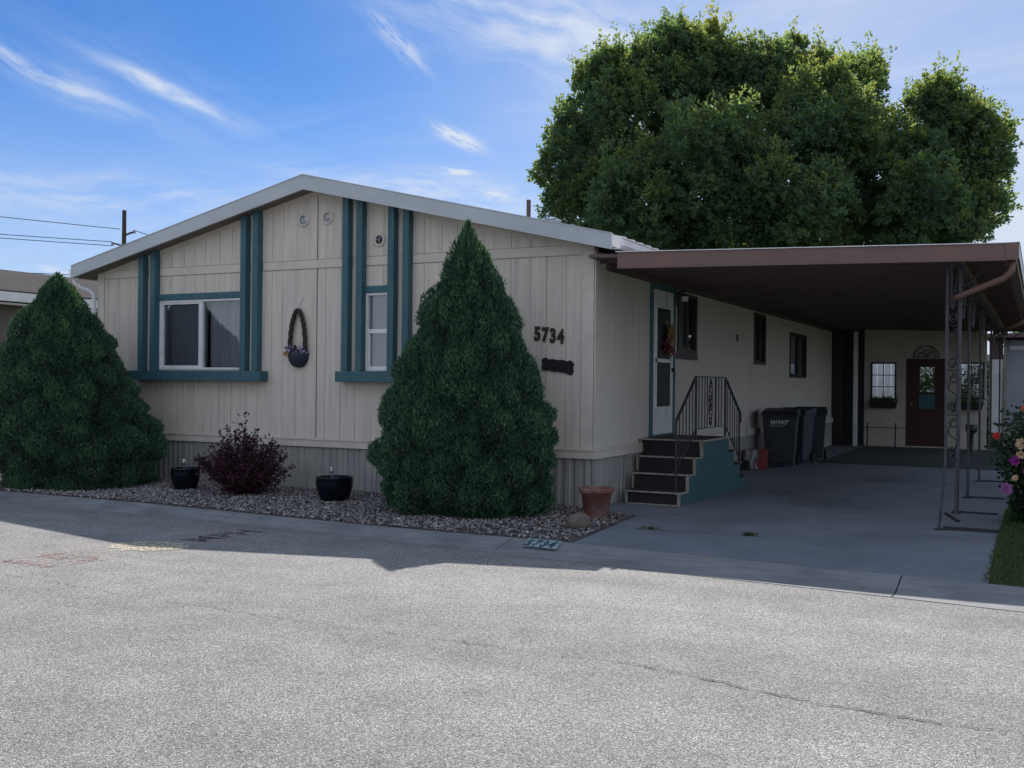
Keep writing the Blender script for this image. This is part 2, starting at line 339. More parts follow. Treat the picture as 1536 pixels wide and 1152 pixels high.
M['rose_leaf'] = leafmat('rose_leaves', [(0, (0.012, 0.034, 0.020)), (0.6, (0.026, 0.062, 0.030)), (1, (0.06, 0.11, 0.045))], (2.2, 2.2, 0.9), tfac=0.2)
M['grass'] = leafmat('grass_blades', [(0, (0.022, 0.05, 0.015)), (0.6, (0.042, 0.085, 0.022)), (1, (0.09, 0.11, 0.045))], (2.2, 2.2, 0.9), tfac=0.3)
M['gravel'] = leafmat('gravel_stones', [(0, (0.10, 0.09, 0.093)), (0.45, (0.21, 0.19, 0.19)), (0.8, (0.30, 0.275, 0.275)), (0.98, (0.38, 0.35, 0.35)), (1, (0.75, 0.73, 0.7))], (1, 1, 1), rough=0.8, tfac=0)
for nm, c in dict(rose_coral=(0.65, 0.13, 0.06), rose_red=(0.6, 0.05, 0.05), rose_peach=(0.75, 0.55, 0.36), rose_magenta=(0.35, 0.04, 0.32), rose_mauve=(0.36, 0.14, 0.36), lilac=(0.45, 0.36, 0.55), ochre=(0.4, 0.27, 0.10), dusty=(0.24, 0.05, 0.06)).items():
    M[nm] = mat(nm + '_petals', c, 0.7, tuple(v * 0.8 for v in c), 20, transl=(*c, 0.25))

# ---------------------------------------------------------------- mesh helpers
class MB:
    def __init__(s): s.v = []; s.f = []
    def add(s, vs, fs):
        n = len(s.v); s.v.extend([tuple(v) for v in vs]); s.f.extend([tuple(i + n for i in f) for f in fs]); return s
    def hexa(s, p):   # 8 points: bottom 0-3 ccw, top 4-7
        return s.add(p, [(3, 2, 1, 0), (4, 5, 6, 7), (0, 1, 5, 4), (1, 2, 6, 5), (2, 3, 7, 6), (3, 0, 4, 7)])
    def box(s, x0, x1, y0, y1, z0, z1):
        return s.hexa([(x0, y0, z0), (x1, y0, z0), (x1, y1, z0), (x0, y1, z0), (x0, y0, z1), (x1, y0, z1), (x1, y1, z1), (x0, y1, z1)])
    def bar(s, a, b, w, h=None, upv=(0, 0, 1)):
        a, b = Vector(a), Vector(b); h = h or w; d = (b - a).normalized(); u = Vector(upv)
        if abs(d.dot(u)) > 0.98: u = Vector((0, 1, 0))
        r = d.cross(u).normalized(); u = r.cross(d).normalized()
        P = []
        for c in (a, b):
            for i, j in ((-1, -1), (1, -1), (1, 1), (-1, 1)): P.append(c + r * i * w / 2 + u * j * h / 2)
        return s.add(P, [(0, 1, 2, 3), (7, 6, 5, 4), (0, 4, 5, 1), (1, 5, 6, 2), (2, 6, 7, 3), (3, 7, 4, 0)])
    def tube(s, pts, r, n=8, cap=True):
        pts = [Vector(p) for p in pts]; rs = r if isinstance(r, (list, tuple)) else [r] * len(pts)
        base = len(s.v); prev = None
        for i, p in enumerate(pts):
            d = (pts[min(i + 1, len(pts) - 1)] - pts[max(i - 1, 0)]).normalized()
            if prev is None:
                u = Vector((0, 0, 1)) if abs(d.z) < 0.9 else Vector((1, 0, 0)); x = d.cross(u).normalized()
            else:
                x = (prev - d * prev.dot(d)).normalized()
            prev = x; y = d.cross(x)
            for k in range(n):
                a = 2 * math.pi * k / n; q = p + (x * math.cos(a) + y * math.sin(a)) * rs[i]; s.v.append(tuple(q))
        for i in range(len(pts) - 1):
            for k in range(n):
                a = base + i * n + k; b = base + i * n + (k + 1) % n
                s.f.append((a, b, b + n, a + n))
        if cap:
            s.f.append(tuple(base + k for k in range(n - 1, -1, -1))); s.f.append(tuple(base + (len(pts) - 1) * n + k for k in range(n)))
        return s
    def lathe(s, prof, c=(0, 0, 0), n=28, wob=0):
        base = len(s.v)
        for r, z in prof:
            for k in range(n):
                a = 2 * math.pi * k / n
                s.v.append((c[0] + r * math.cos(a), c[1] + r * math.sin(a), c[2] + z))
        for i in range(len(prof) - 1):
            for k in range(n):
                a = base + i * n + k; b = base + i * n + (k + 1) % n; s.f.append((a, b, b + n, a + n))
        return s
    def prism(s, poly, h0, h1, axis='y'):
        """poly = 2D points; extruded along axis from h0 to h1"""
        n = len(poly); P = []
        for h in (h0, h1):
            for a, b in poly:
                P.append((a, h, b) if axis == 'y' else (h, a, b) if axis == 'x' else (a, b, h))
        return s.add(P, [tuple(range(n - 1, -1, -1)), tuple(range(n, 2 * n))] + [(i, (i + 1) % n, (i + 1) % n + n, i + n) for i in range(n)])
    def build(s, name, m, parent=None, smooth=False, bevel=0, loc=None):
        me = bpy.data.meshes.new(name); me.from_pydata(s.v, [], s.f); me.update()
        import bmesh
        b = bmesh.new(); b.from_mesh(me); bmesh.ops.recalc_face_normals(b, faces=b.faces); b.to_mesh(me); b.free()
        return link(name, me, m, parent, smooth, bevel, loc)

def link(name, me, m, parent=None, smooth=False, bevel=0, loc=None):
    me.materials.append(m)
    if smooth:
        me.polygons.foreach_set('use_smooth', [True] * len(me.polygons))
    o = bpy.data.objects.new(name, me); COL.objects.link(o)
    if parent: o.parent = parent
    if loc: o.location = loc
    if bevel:
        bv = o.modifiers.new('bevel', 'BEVEL'); bv.width = bevel; bv.segments = 2; bv.limit_method = 'ANGLE'
    return o
def soup(name, V, F, m, parent=None, rnd=None, smooth=False):
    """numpy mesh, F is (n,k)"""
    me = bpy.data.meshes.new(name); k = F.shape[1]
    me.vertices.add(len(V)); me.vertices.foreach_set('co', V.astype(np.float32).ravel())
    me.loops.add(F.size); me.loops.foreach_set('vertex_index', F.astype(np.int32).ravel())
    me.polygons.add(len(F)); me.polygons.foreach_set('loop_start', (np.arange(len(F)) * k).astype(np.int32))
    me.update(calc_edges=True); me.validate()
    if rnd is not None:
        a = me.attributes.new('rnd', 'FLOAT', 'FACE'); a.data.foreach_set('value', rnd.astype(np.float32))
    return link(name, me, m, parent, smooth)
def empty(name, loc=(0, 0, 0), rz=0):
    o = bpy.data.objects.new(name, None); COL.objects.link(o); o.location = loc; o.rotation_euler = (0, 0, rz); o.empty_display_size = 0.1; return o
def tag(o, label, cat, group=None, kind=None):
    o['label'] = label; o['category'] = cat
    if group: o['group'] = group
    if kind: o['kind'] = kind
    return o
def struct(o): o['kind'] = 'structure'; return o
def text(body, size, ext, font_shear=0.0, spacing=1.0, off=0.0):
    c = bpy.data.curves.new('t', 'FONT'); c.body = body; c.size = size; c.extrude = ext; c.shear = font_shear; c.space_character = spacing; c.offset = off
    c.resolution_u = 4
    o = bpy.data.objects.new('t', c); COL.objects.link(o)
    bpy.context.view_layer.update()
    dg = bpy.context.evaluated_depsgraph_get()
    me = bpy.data.meshes.new_from_object(o.evaluated_get(dg)); me.name = 'numerals'
    bpy.data.objects.remove(o); bpy.data.curves.remove(c)
    return me
def interp(x, xs, ys): return float(np.interp(x, xs, ys))
def leaves(P, D, L, Wd, name, m, parent=None, rnd=None, fold=0.0):
    """quads (kite leaf) at P pointing along D, length L, width Wd (arrays)"""
    n = len(P); D = D / np.linalg.norm(D, axis=1, keepdims=True)
    q = rng.normal(size=(n, 3)); X = np.cross(D, q); X /= np.linalg.norm(X, axis=1, keepdims=True)
    L = np.broadcast_to(L, (n,))[:, None]; Wd = np.broadcast_to(Wd, (n,))[:, None]
    V = np.stack([P, P + D * L * 0.45 + X * Wd / 2, P + D * L, P + D * L * 0.45 - X * Wd / 2], 1).reshape(-1, 3)
    F = np.arange(4 * n).reshape(n, 4)
    return soup(name, V, F, m, parent, rnd if rnd is not None else rng.random(n))

# ================================================================= SETTING
BX = [-60, -7.6, -5, -3, -1.2, .9, 3.3, 4.8, 60]; BY = [-2.3, -2.45, -2.48, -2.60, -2.72, -2.72, -2.92, -3.0, -7.4]
SX = [-60, -6.7, -3.3, -1, 2.1, 3.4, 4.7, 60]; SY = [-3.0, -3.08, -3.08, -3.22, -3.49, -3.59, -3.71, -8.4]
yb = lambda x: interp(x, BX, BY)
ys = lambda x: interp(x, SX, SY)
struct(MB().add([(-900, -900, -.14), (900, -900, -.14), (900, 900, -.14), (-900, 900, -.14)], [(0, 1, 2, 3)]).build('ground', M['far']))
xs = sorted(set([-60, 60] + list(np.arange(-16, 16.1, 1.0)) + BX + SX))
mb = MB()
for a, b in zip(xs[:-1], xs[1:]):
    mb.add([(a, -40, -.05), (b, -40, -.05), (b, -7, -.01), (a, -7, -.01), (b, ys(b) + .01, -.055), (a, ys(a) + .01, -.055)], [(0, 1, 2, 3), (3, 2, 4, 5)])
struct(mb.build('road', M['asphalt']))
mb = MB()
for a, b in zip(xs[:-1], xs[1:]):
    mb.add([(a, yb(a) - .01, -.012), (b, yb(b) - .01, -.012), (b, 70, -.012), (a, 70, -.012)], [(0, 1, 2, 3)])
struct(mb.build('yard_ground', M['lawn']))
# rolled concrete kerb, cast in sections
joints = [-60 + 3.6 * k + .3 for k in range(0, 0)]
js = [.3 + 3.6 * k for k in range(-6, 7)]
sec = [-60] + js + [60]
mb = MB()
prof = [(-.01, -.2), (0, 0.0), (.12, -.006), (.35, -.035), (.62, -.062), (.80, -.062), (1.0, -.050), (1.0, -.2)]
for s0, s1 in zip(sec[:-1], sec[1:]):
    a, b = s0 + .006, s1 - .006
    cuts = [a] + [x for x in np.arange(math.ceil(a), b, 1.0) if x > a and x < b and abs(x) < 20] + [b]
    base = len(mb.v)
    for x in cuts:
        lean = 0
        for t, z in prof:
            y = yb(x) + (ys(x) - yb(x)) * max(t, 0) + (0.01 if t < 0 else 0)
            mb.v.append((x, y, z))
    k = len(prof)
    for i in range(len(cuts) - 1):
        for j in range(k - 1):
            q = base + i * k + j; mb.f.append((q, q + k, q + k + 1, q + 1))
    mb.f.append(tuple(base + j for j in range(k))); e = base + (len(cuts) - 1) * k; mb.f.append(tuple(e + j for j in range(k - 1, -1, -1)))
struct(mb.build('kerb', M['kerb']))
# driveway
mb = MB()
def slab(pts, z1, z0=-.1):
    mb.prism(pts, z0, z1, 'z')
g = .006
dl = [(.80, -1.2), (.88, -2.0), (.92, yb(.92) + .005)]
mb2 = MB()
mb2.prism([(.0, -.42), (.74, -.42), (.80, -1.2), (.92, yb(.92) + .008), (2.4 - g, yb(2.4) + .008), (2.4 - g, -1.42), (.86, -1.47), (.8, -1.42), (.7, -.43), (.0, -.41)][0:1] + [(.74, -.42), (.80, -1.2), (.83, -1.48), (2.35, -1.40), (4.5, -1.36), (4.5, 4.76), (0.0, 4.72)], -.1, 0.0, 'z')
mb2.prism([(.83, -1.495), (.92, yb(.92) + .008), (2.1, yb(2.1) + .008), (3.3, yb(3.3) + .008), (4.53, yb(4.53) + .008), (4.5, -1.375), (2.35, -1.415)], -.1, 0.0, 'z')
mb2.prism([(0, 4.735), (4.5, 4.775), (4.5, 16.6), (0, 16.6)], -.1, 0.0, 'z')
struct(mb2.build('driveway', M['concrete']))
tag(MB().box(.9, 4.4, 9.4, 15.9, .002, .014).build('outdoor_carpet', M['rug']), 'dark green outdoor carpet covering the back of the carport floor', 'carpet')
# gravel bed soil + stones
mb = MB()
gx = [-9.6, -7.6, -5, -3, -1.2, .3, .9]
mb.add([(-9.8, yb(-9.8), -.004)] + [(x, yb(x) - .0, -.004) for x in gx[1:-1]] + [(.9, yb(.9), -.004), (.79, -1.2, -.004), (.73, -.43, -.004), (0, -.41, -.004), (0, .1, -.004), (-9.8, .1, -.004)], [tuple(range(12))][:1])
struct(mb.build('gravel_bed', M['soil']))
n = 22000
gxs = rng.uniform(-9.7, .88, n); gys = rng.uniform(-2.75, 0.0, n)
ylim = np.interp(gxs, BX, BY) + .03
xr = np.interp(gys, [-2.8, -1.2, -.4], [.90, .78, .72])
ok = (gys > ylim) & (gxs < xr) & ~((gxs > -.02) & (gys > -.40))
# thin patch of bare mulch by the driveway corner
bare = (gxs > -.35) & (rng.random(n) < 0.45)
ok &= ~bare
gxs, gys = gxs[ok], gys[ok]; n = len(gxs)
octv = np.array([(1, 0, 0), (-1, 0, 0), (0, 1, 0), (0, -1, 0), (0, 0, 1), (0, 0, -1)], float)
octf = np.array([(0, 2, 4), (2, 1, 4), (1, 3, 4), (3, 0, 4), (2, 0, 5), (1, 2, 5), (3, 1, 5), (0, 3, 5)])
sc = rng.uniform(.009, .025, n)[:, None, None] * rng.uniform(.6, 1.25, (n, 6, 1)) * np.array([1.15, 1, .7])
an = rng.uniform(0, 6.28, n); ca, sa = np.cos(an)[:, None], np.sin(an)[:, None]
V = octv[None] * sc
V = V + rng.normal(0, .003, V.shape)
X = V[:, :, 0] * ca - V[:, :, 1] * sa + gxs[:, None]; Y = V[:, :, 0] * sa + V[:, :, 1] * ca + gys[:, None]
Z = V[:, :, 2] + .008 + rng.uniform(-.004, .012, n)[:, None]
V = np.stack([X, Y, Z], 2).reshape(-1, 3); F = (octf[None] + 6 * np.arange(n)[:, None, None]).reshape(-1, 3)
o = soup('gravel', V, F, M['gravel'], None, np.repeat(rng.random(n), 8))
tag(o, 'pinkish grey landscape gravel in the bed along the front of the house', 'gravel', kind='stuff')

# cracks in the asphalt and along joints: jagged dark sheets
def crack(pts, w, z, name='road_crack', step=.05, jit=.012, zf=None):
    mb = MB(); P = []
    for (x0, y0), (x1, y1) in zip(pts[:-1], pts[1:]):
        k = max(2, int(math.hypot(x1 - x0, y1 - y0) / step))
        for i in range(k):
            t = i / k; P.append((x0 + (x1 - x0) * t + random.gauss(0, jit), y0 + (y1 - y0) * t + random.gauss(0, jit)))
    P.append(pts[-1])
    for i in range(len(P) - 1):
        a, b = P[i], P[i + 1]; dxx, dyy = b[0] - a[0], b[1] - a[1]; L = math.hypot(dxx, dyy) or 1
        nx, ny = -dyy / L, dxx / L; w0 = w * random.uniform(.1, 1.2); w1 = w * random.uniform(.1, 1.2)
        if random.random() < .12: continue
        za, zb2 = (zf(a[1]), zf(b[1])) if zf else (z, z)
        mb.add([(a[0] - nx * w0 / 2, a[1] - ny * w0 / 2, za), (b[0] - nx * w1 / 2, b[1] - ny * w1 / 2, zb2), (b[0] + nx * w1 / 2, b[1] + ny * w1 / 2, zb2), (a[0] + nx * w0 / 2, a[1] + ny * w0 / 2, za)], [(0, 1, 2, 3)])
    return struct(mb.build(name, M['crack']))
roadz = lambda y: (-.01 - .045 * (y + 7) / 3.8 if y > -7 else -.01 + .04 * (y + 7) / 33) + .006
crack([(3.0, -6.45), (3.75, -6.66), (4.2, -6.72), (4.9, -6.74), (5.6, -6.9)], .014, 0, zf=roadz)
crack([(-3.2, -6.3), (-1.15, -6.46), (-.5, -6.49), (.6, -6.52), (1.9, -6.5), (3.0, -6.45)], .006, 0, zf=roadz, jit=.02)
crack([(1.1, -1.49), (2.35, -1.41), (2.7, -1.4)], .016, .004, name='driveway_crack')

def stain(x, y, rx, ry):
    mb = MB(); P = [(x + rx * random.uniform(.75, 1.15) * math.cos(a), y + ry * random.uniform(.75, 1.15) * math.sin(a), .004) for a in np.linspace(0, 2 * math.pi, 30, endpoint=False)]
    mb.add(P, [tuple(range(30))]); return struct(mb.build('oil_stain', M['stain']))
for a in ((2.3, 2.2, .42, .8), (1.75, 3.0, .3, .5), (2.6, 6.2, .5, .7)): stain(*a)
# street lettering (worn paint) and kerb number
def ground_text(body, size, x, y, rot, m, name, label, z, sx=1, sy=1, off=0):
    me = text(body, size, 0, off=off)
    o = link(name, me, m); o.location = (x, y, z); o.rotation_euler = (0, 0, rot); o.scale = (sx, sy, 1)
    return struct(o)
rz = lambda y: roadz(y)
for body, y0, mm, s in (('15', -6.15, 'paint_red', .85), ('MPH', -4.28, 'paint_dark', .46)):
    o = ground_text(body, s, -2.25, y0, R(90), M[mm], 'road_lettering', '', 0, 1.0 if body == 'MPH' else .95, 1.0, off=.004)
    yy = y0 + .4; o.location.z = rz(yy) + .004
    o.rotation_euler = (0, 0, R(90)); 
    o.rotation_euler.rotate_axis('Y', math.atan(.045 / 3.8))
def ragged(cx, cy, rx, ry, m, name, z):
    mb = MB(); P = []
    for k in range(40):
        a = 2 * math.pi * k / 40; r = random.uniform(.8, 1.1); x, y = cx + rx * r * math.cos(a), cy + ry * r * math.sin(a)
        P.append((x, y, roadz(y) + z))
    mb.add(P, [tuple(range(40))]); return struct(mb.build(name, m))
ragged(-2.45, -4.72, .38, .32, M['paint_yellow'], 'road_paint', 0.0)
ragged(-2.55, -5.55, .42, .55, M['paint_pale'], 'road_paint', 0.0)
ragged(-2.4, -3.95, .4, .35, M['paint_pale'], 'road_paint', 0.0)
kp = empty('kerb_number', (.66, -2.76, 0))
kz = lambda y: interp(-(y), [2.72, 2.80, 2.95, 3.15], [.0, -.004, -.024, -.045]) + .012
mb = MB()
Q = [(.55, -3.02), (.90, -3.035), (.83, -2.745), (.47, -2.735)]
mb.add([(x - .66, y + 2.76, kz(y)) for x, y in Q], [(0, 1, 2, 3)])
mb.build('painted_patch', M['teal_patch'], kp)
for i, ch in enumerate('5734'):
    me = text(ch, .26, 0, off=.006); o = link('numeral', me, M['teal_num'], kp)
    o.location = (-.125 + i * .083, -.24 - .003 * i, kz(-3.0) + .006); o.rotation_euler = (math.atan2(kz(-2.80) - kz(-3.0), .2), 0, R(-2)); o.scale = (.47, 1.12, 1); o.data.transform(Matrix(((1, -.28, 0, 0), (0, 1, 0, 0), (0, 0, 1, 0), (0, 0, 0, 1))))
tag(kp, 'house number 5734 stencilled on a pale teal patch on the kerb', 'kerb number')

# lawn strip right of the driveway + far left
def grass(x0, x1, y0, y1, n, h, name, label, cond=None):
    px = rng.uniform(x0, x1, n); py = rng.uniform(y0, y1, n)
    ok = py > np.interp(px, BX, BY) + .02
    px, py = px[ok], py[ok]; n = len(px)
    P = np.stack([px, py, np.full(n, -.012)], 1); D = rng.normal(0, .35, (n, 3)); D[:, 2] = 1
    o = leaves(P, D, rng.uniform(.5, 1.2, n) * h, .008, name, M['grass'])
    return tag(o, label, 'grass', kind='stuff')
grass(4.49, 7.2, -3.2, 2.5, 30000, .055, 'grass', 'mown green grass strip beside the driveway under the rose bush')
grass(-16, -9.9, -2.5, 5, 24000, .07, 'grass', 'sunlit green lawn at the far left between the two houses')

# ================================================================= MOBILE HOME
RZ, EZ = 4.36, 3.29          # fascia top at ridge / eave
XL, XR, RX = -8.80, .33, -4.24
WL, WR = -8.50, 0.0
YB = 16.3
FY = -.30
def ftop(x): return EZ + (RZ - EZ) * (1 - abs(x - RX) / (XR - RX))
def wtop(x): return ftop(x) - .17
home = empty('mobile_home', (0, 0, 0))
tag(home, 'single storey cream mobile home with teal window posts and low gable roof', 'mobile home')
OPF = [(-7.18, -5.55, 1.67, 2.72), (-3.36, -2.98, 1.66, 2.72)]
OPS = [(2.05, 2.95, .81, 2.86), (3.2, 4.16, 2.0, 2.90), (7.84, 8.74, 1.92, 2.90), (10.95, 12.7, 1.70, 2.68)]
def frame(face):
    if face == 'front': return lambda u, z, d: (u, -d, z)
    return lambda u, z, d: (d, u, z)
def columns(mb, P, us, gaps, z0, top, d0, d1, ops):
    """us: sorted u breaks; each column u_i..u_{i+1} with a gap on its right; cut round the openings"""
    for a, b, gp in zip(us[:-1], us[1:], gaps):
        a2, b2 = a, b - gp
        cuts = sorted(set([a2, b2] + [u for o in ops for u in o[:2] if a2 < u < b2]))
        for c, d in zip(cuts[:-1], cuts[1:]):
            mid = (c + d) / 2; zs = [(z0, None)]
            for o in ops:
                if o[0] <= mid <= o[1]: zs = [(z0, o[2]), (o[3], None)]
            for za, zb_ in zs:
                ta = zb_ if zb_ is not None else top(c); tb = zb_ if zb_ is not None else top(d)
                if zb_ is None and top.__name__ == 'wtop' and c < RX < d:
                    for e, f in ((c, RX), (RX, d)):
                        mb.hexa([P(e, za, d0), P(f, za, d0), P(f, za, d1), P(e, za, d1), P(e, top(e), d0), P(f, top(f), d0), P(f, top(f), d1), P(e, top(e), d1)])
                else:
                    mb.hexa([P(c, za, d0), P(d, za, d0), P(d, za, d1), P(c, za, d1), P(c, ta, d0), P(d, tb, d0), P(d, tb, d1), P(c, ta, d1)])
rs = random.Random(3)
def breaks(a, b, mean, jit):
    u = [a]
    while u[-1] < b - mean * 1.3: u.append(u[-1] + mean * (1 + rs.uniform(-jit, jit)))
    u.append(b); return u
# front wall
Pf, Ps = frame('front'), frame('side')
mb = MB(); us = breaks(WL, WR, .235, .22)
us = [u for u in us if abs(u + 4.19) > .1] + [-4.19]; us.sort()
gaps = [rs.choice([.004, .006, .006, .009]) if abs(u + 4.19) > .01 else .02 for u in us[1:]]
columns(mb, Pf, us, gaps, 3.226, wtop, 0.0, .012, [])
lowtop = lambda u: 3.088
columns(mb, Pf, us, gaps, .70, lowtop, 0.0, .012, OPF)
mb.build('front_siding', M['siding'], home)
mb = MB(); columns(mb, Pf, [WL, -7.5, -5, RX, -2, WR], [0] * 5, .0, wtop, -.10, 0.0, OPF)
mb.build('front_wall', M['siding'], home)
# carport side wall
flat = lambda u: 3.14
mb = MB(); us = breaks(0.0, YB, .115, .3); gaps = [rs.choice([.003, .004, .006, .008]) for _ in us[1:]]
columns(mb, Ps, us, gaps, .70, flat, 0.0, .010, OPS)
mb.build('side_siding', M['siding_side'], home)
mb = MB(); columns(mb, Ps, [0.0, 2, 5, 9, 13, YB], [0] * 5, .0, flat, -.10, -.0, OPS)
mb.build('side_wall', M['siding_side'], home)
mb = MB(); mb.box(WL, WL + .1, .1, YB, 0, 3.14); mb.box(WL + .1, -.1, YB - .1, YB, 0, 3.14); mb.build('rear_wall', M['siding'], home)
mb = MB(); mb.box(WL + .11, -.11, .11, YB - .11, .70, .78); mb.build('floor', M['dark'], home)
mb = MB(); mb.box(WL + .11, -.11, .11, YB - .11, 3.0, 3.05); mb.build('ceiling', M['trim'], home)
mb = MB(); mb.box(WL + .11, -.11, 3.0, 3.08, .79, 2.99); mb.build('partition', M['trim'], home)
# corrugated skirting
def skirt(P, a, b, holes=()):
    mb = MB(); u = a; base = None; pts = []
    while u < b - .001:
        w = rs.choice([.05, .075, .05, .11]); pts += [(u, .030), (min(u + .016, b), .012), (min(u + .016 + w * .45, b), .012), (min(u + .032 + w * .45, b), .030)]
        u += .032 + w
    pts.append((b, .03)); n0 = len(mb.v)
    for u, d in pts: mb.v += [P(u, -.06, d), P(u, .62, d)]
    for i in range(len(pts) - 1): q = n0 + 2 * i; mb.f.append((q, q + 2, q + 3, q + 1))
    return mb
skirt(Pf, WL, WR + .03).build('skirting', M['skirt'], home)
skirt(Ps, -.03, YB).build('skirting', M['skirt'], home)
mb = MB(); mb.box(WL - .05, .062, -.062, -.031, .595, .715); mb.box(WL - .05, .058, -.075, -.03, .690, .712); mb.build('base_trim', M['trim'], home)
mb = MB(); mb.box(.031, .062, -.030, 2.03, .597, .714); mb.box(.031, .062, 2.98, YB, .597, .714); mb.box(.063, .073, -.03, 2.0, .694, .711); mb.build('base_trim', M['trim'], home)
mb = MB(); 
for a, b in ((WL + .13, -7.56), (-7.18, -5.51), (-5.16, -3.70), (-2.61, -.16)): mb.box(a, b, -.026, -.001, 3.10, 3.212)
mb.box(-3.36, -2.95, -.026, -.001, 3.10, 3.212)
mb.build('band_trim', M['trim'], home)
mb = MB(); mb.box(-4.209, -4.192, -.006, -.0005, .72, 3.09); mb.box(-4.209, -4.192, -.006, -.0005, 3.226, wtop(-4.2) - .01); mb.build('seam_gap', M['soffit'], home)
mb = MB(); mb.box(-.155, .002, -.030, -.0123, .716, wtop(0) - .02); mb.box(.0103, .026, -.030, .13, .716, 3.13); mb.build('corner_trim', M['trim'], home)
mb = MB(); mb.box(WL - .02, WL + .12, -.030, -.0123, .716, wtop(WL) - .0); mb.build('corner_trim', M['trim'], home)
# sloping frieze under the roof
for s in (-1, 1):
    e = WL if s < 0 else WR; mb = MB()
    P = [(e, wtop(e) - .075), (RX, wtop(RX) - .075), (RX, wtop(RX)), (e, wtop(e))]
    mb.prism(P, -.024, -.0125, 'y'); mb.build('frieze_trim', M['trim'], home)
# roof
for s, xe, nm in ((-1, XL, 'roof'), (1, XR, 'roof')):
    mb = MB(); z1, z2 = EZ - .015, RZ - .015
    P = [(xe, z1 - .13), (RX, z2 - .13), (RX, z2), (xe, z1)]
    mb.prism(P, FY + .03, YB + .3, 'y')
    ro = mb.build(nm, M['roof'], home)
    mb = MB(); k = 0; y = 0.15
    while y < YB + .2:
        mb.hexa([(xe, y, z1), (RX, y, z2), (RX, y + .05, z2), (xe, y + .05, z1), (xe, y, z1 + .035), (RX, y, z2 + .035), (RX, y + .05, z2 + .035), (xe, y + .05, z1 + .035)]); y += .3
    mb.build('roof_rib', M['roof'], ro)
    mb = MB(); P = [(xe, z1 - .16), (RX, z2 - .16), (RX, z2 - .131), (xe, z1 - .131)]
    mb.prism(P, FY + .03, YB + .25, 'y'); mb.build('soffit', M['soffit'], home)
for s, xe in ((-1, XL), (1, XR)):
    mb = MB(); P = [(xe, EZ - .185), (RX, RZ - .20), (RX, RZ), (xe, EZ)]
    mb.prism(P, FY - .012, FY + .029, 'y')
    mb.hexa([(xe, FY - .02, EZ), (RX, FY - .02, RZ), (RX, FY + .06, RZ), (xe, FY + .06, EZ), (xe, FY - .02, EZ + .012), (RX, FY - .02, RZ + .012), (RX, FY + .06, RZ + .012), (xe, FY + .06, EZ + .012)])
    mb.build('fascia', M['fascia'], home)
# gutters along both eaves
for s, x in ((1, XR + .005), (-1, XL - .005)):
    mb = MB(); P = [(x, 3.11), (x + s * .075, 3.11), (x + s * .105, 3.16), (x + s * .105, 3.235), (x + s * .12, 3.24), (x + s * .12, 3.25), (x + s * .095, 3.25), (x + s * .095, 3.165), (x + s * .07, 3.12), (x, 3.12)]
    mb.prism(P, FY + .05, YB + .2, 'y'); mb.build('gutter', M['white'], home)
mb = MB(); mb.tube([(-8.84, -.20, 3.12), (-8.84, -.20, 3.04), (-8.78, -.17, 2.98), (-8.62, -.10, 2.92), (-8.56, -.07, 2.86), (-8.56, -.07, 2.6), (-8.56, -.07, .2), (-8.6, -.14, .08)], .036, 8)
mb.build('downspout', M['white'], home, smooth=True)
# front windows
def window(parent, P, u0, u1, z0, z1, frm, mull, d=.03, fw_=.032, curtains=None, kind='slide', name='window'):
    mb = MB()
    def bx(a, b, c, e, d0, d1): mb.hexa([P(a, c, d0), P(b, c, d0), P(b, c, d1), P(a, c, d1), P(a, e, d0), P(b, e, d0), P(b, e, d1), P(a, e, d1)])
    bx(u0, u1, z0, z0 + fw_, -.08, d); bx(u0, u1, z1 - fw_, z1, -.08, d)
    bx(u0, u0 + fw_, z0 + fw_, z1 - fw_, -.08, d); bx(u1 - fw_, u1, z0 + fw_, z1 - fw_, -.08, d)
    if kind == 'slide':
        c = (u0 + u1) / 2 if mull is None else mull; bx(c - .028, c + .028, z0 + fw_, z1 - fw_, -.04, d - .004)
        bx(u0 + fw_, u0 + fw_ + .03, z0 + fw_, z1 - fw_, -.03, d - .012); bx(c - .056, c - .0285, z0 + fw_, z1 - fw_, -.03, d - .012)
        bx(u0 + fw_ + .03, c - .057, z0 + fw_, z0 + fw_ + .03, -.03, d - .012); bx(u0 + fw_ + .03, c - .057, z1 - fw_ - .03, z1 - fw_, -.03, d - .012)
    else:
        c = mull; bx(u0 + fw_, u1 - fw_, c - .028, c + .028, -.04, d - .004)
        bx(u0 + fw_, u0 + fw_ + .03, z0 + fw_, c - .029, -.03, d - .012)
        bx(u0 + fw_ + .031, u1 - fw_, z0 + fw_, z0 + fw_ + .03, -.03, d - .012)
    w = mb.build(name, frm, parent)
    mb = MB(); mb.add([P(u0 + fw_, z0 + fw_, -.012), P(u1 - fw_, z0 + fw_, -.012), P(u1 - fw_, z1 - fw_, -.012), P(u0 + fw_, z1 - fw_, -.012)], [(0, 1, 2, 3)])
    mb.build('pane', M['glass'], w)
    if kind != 'slide' or P is Pf:
        su = (u0 + fw_, (c - .02) if kind == 'slide' else u1 - fw_); mb = MB(); mb.add([P(su[0], z0 + fw_, -.02), P(su[1], z0 + fw_, -.02), P(su[1], z1 - fw_, -.02), P(su[0], z1 - fw_, -.02)], [(0, 1, 2, 3)])
        mb.build('insect_screen', M['mesh_screen'], w)
    if curtains:
        for (a, b) in curtains:
            mb = MB(); n = int((b - a) / .02); vs_ = []
            for i in range(n + 1):
                u = a + (b - a) * i / n; dd = -.16 + .022 * math.sin(i * 1.05 + math.sin(i * .37) * 1.5)
                vs_ += [P(u, z0 + .03, dd), P(u, z1 - .03, dd)]
            mb.add(vs_, [(2 * i, 2 * i + 2, 2 * i + 3, 2 * i + 1) for i in range(n)]); mb.build('curtain', M['curtain'], w, smooth=True)
    return w
